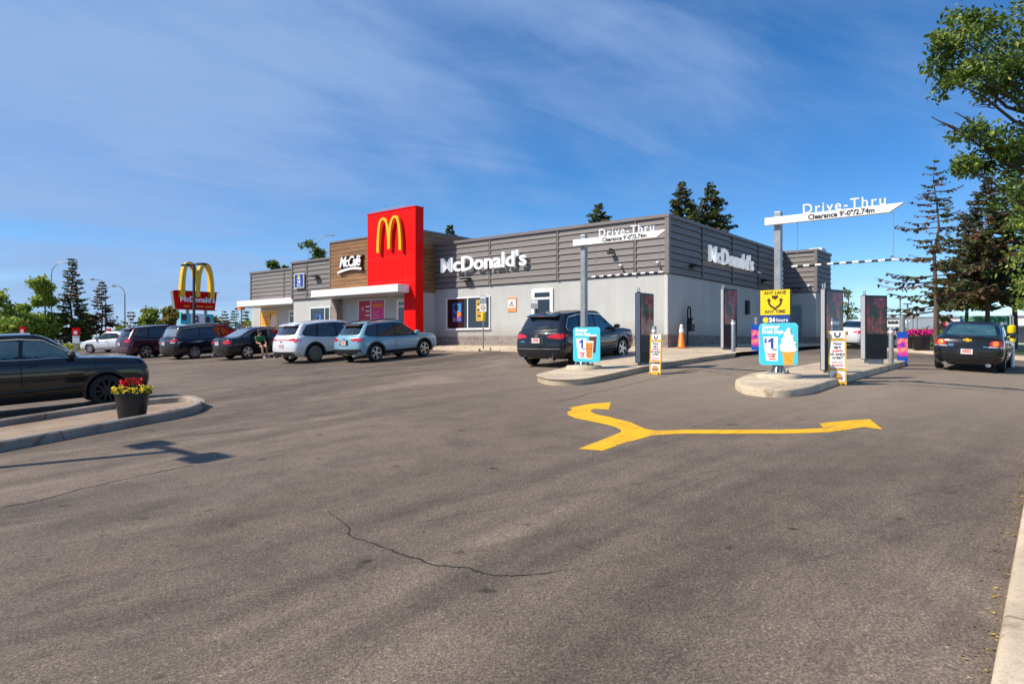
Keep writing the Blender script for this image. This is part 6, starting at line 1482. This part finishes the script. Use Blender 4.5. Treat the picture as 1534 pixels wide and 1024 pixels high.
# ------------------------------------------------------------------ far right
def px_x(px, D): return (px - CX) / F * D
D = 120; z0 = 1.8
D = 128; st = thing('long_store', 'long low white store building across the road on the right', 'store', (px_x(1308, D), D, z0), -24)
def sx(px): t = (px - CX) / F; X0 = px_x(1308, 128); return (t * 128 - X0) / (.9135 + .4067 * t)
zt = (HZ - 477) / F * 128 + .1
q = MB(); q.bx(0, 46, 0, 20, 0, zt); q.build('wall', mat('store_cream', (.80, .76, .68), .7), st)
q = MB(); q.bx(-.2, 46.2, -.2, 20, zt, zt + .22); q.build('parapet', m_grey, st)
for a, b_, hh in ((1337, 1346, .5), (1362, 1376, .65)): q = MB(); q.bx(sx(a), sx(b_), 4, 8, zt + .2, zt + .2 + hh); q.build('roof_unit', m_grey, st)
for k in range(8): q = MB(); q.bx(sx(1330 + k * 2.0), sx(1331.4 + k * 2.0), -.12, 0, zt - .95, zt - .55 + .1 * (k % 3 == 0)); q.build('store_letter', m_ink, st)
q = MB(); q.bx(.5, 45.5, -1.0, 0, zt - 1.7, zt - 1.5); q.build('awning', m_lgrey, st)
for k in range(9): q = MB(); q.bx(1 + k * 5, 5 + k * 5, -.04, 0, .2, zt - 1.8); q.build('shop_front', m_glass, st)
D = 95; x0 = px_x(1417, D); gb = thing('gabled_store', 'brown gabled store front with a round red sign', 'store', (x0, D, 1.8))
q = MB(); hw = px_x(1436, D) - x0; ze = (HZ - 491) / F * D; zp = (HZ - 477) / F * D; q.prism([(-hw, 0), (hw, 0), (hw, ze), (0, zp), (-hw, ze)], -8, 0, 0, FRONT); q.build('wall', mat('gable_brown', (.24, .15, .11), .8), gb)
q = MB(); q.prism([(-hw - .2, ze - .05), (0, zp), (hw + .2, ze - .05), (hw + .2, ze + .25), (0, zp + .3), (-hw - .2, ze + .25)], -8.1, .3, 0, FRONT); q.build('roof', m_grey, gb)
q = MB(); q.disc(.62, TR(0, -.1, (HZ - 483) / F * D + .1) @ FRONT, .2, 0); q.txt('S', .9, TR(-.02, -.31, (HZ - 483) / F * D - .22) @ FRONT, 1, .02, .03); q.build('round_sign', [m_printred, m_white_sign], gb)
D = 48; p = at(1483, D); dm = thing('waste_container', 'large pale green waste container behind the driving sedan', 'container', p, -8)
hw = 27 / F * D; zt = (HZ - 474) / F * D + EYE - p.z
m_cg = mat('container_green', (.10, .32, .19), .6, var=.2, scale=2)
q = MB(); q.bx(-hw, hw, -.8, 1.0, .15, zt); q.build('body', m_cg, dm, None, .02)
q = MB()
for k in range(9): q.bx(-hw + .1 + k * (2 * hw - .2) / 8 - .05, -hw + .1 + k * (2 * hw - .2) / 8 + .05, -.88, -.8, .2, zt - .15)
q.bx(-hw - .05, hw + .05, -.9, 1.05, zt - .14, zt + .02); q.build('rib', m_cg, dm)
q = MB(); q.bx(-hw * .55, -hw * .1, -.905, -.88, zt - .75, zt - .45); q.bx(hw * .2, hw * .5, -.905, -.88, zt - .6, zt - .4); q.build('marking', m_white_sign, dm)
# hedge behind the planters
R_ = random.Random(77); hd = thing('hedge', 'clipped green hedge behind the magenta planters', 'hedge', at(1370, 40)); hb = at(1370, 40)
q = MB()
for i in range(5200):
    px = R_.uniform(1318, 1412); D = R_.uniform(39.2, 40.8); p = at(px, D) - hb; hh = .92 + .12 * math.sin(px * .21) + .06 * math.sin(px * .7); leaf(q, p + Vector((0, 0, hh * R_.random() ** .6)), R_, .07, .045, 0 if R_.random() < .6 else 1)
q.build('foliage', [m_leaf_b, m_leaf_l], hd)
q = MB()
for k in range(14): p = at(1321 + k * 7, 40) - hb; q.tube([p, p + Vector((.05, 0, .6))], .03, 5)
q.build('stem', m_bark, hd)
struct(sheet('back_lawn', [tuple(W(px, 514, D)[:2]) for px, D in ((1240, 44), (1310, 37.5), (1410, 36), (1560, 33), (1620, 52), (1300, 56))], .03, m_grass, 3))
slab('lane_end_path', [tuple(W(px, 514, D)[:2]) for px, D in ((1262, 34.5), (1420, 30.2), (1424, 31.4), (1262, 36.5))], .13, m_conc)
slab('lane_end_path', [tuple(W(px, 514, D)[:2]) for px, D in ((1440, 29.5), (1640, 26.5), (1640, 27.6), (1442, 31.0))], .13, m_conc)
for i, (px, top, dd) in enumerate(((1348.5, 447, 90), (1359.5, 456, 95), (1367, 463, 85), (1373.5, 465, 92))):
    p = at(px, dd); h = EYE + (HZ - top) / F * dd - p.z; r = thing('far_lamp', 'distant lamp pole above the long white store, %s' % ('tallest and leftmost', 'second from the left', 'left of the close pair', 'right of the close pair')[i], 'lamp post', p, 0, 'distant lamp poles')
    q = MB(); q.tube([(0, 0, 0), (0, 0, h)], .11, 6); q.build('pole', m_grey, r); q = MB(); q.bx(-.55, .55, -.2, .2, h, h + .16); q.build('lamp_head', m_grey, r)
p = at(1441, 50); r = thing('blue_post', 'thin blue post behind the driving sedan roof', 'post', p); h = EYE + (HZ - 474) / F * 50 - p.z; q = MB(); q.tube([(0, 0, 0), (0, 0, h)], .12, 8); q.build('pipe', m_blue, r); q = MB(); q.lathe([(.14, h - .1), (.14, h), (0, h + .05)], 12); q.build('cap', m_black, r)
simple_tree(1272, 46, 424, 505, 30, 'sparse tree behind the right hand menu boards', 120, [m_leaf, m_leaf_l], 40, None, .12)
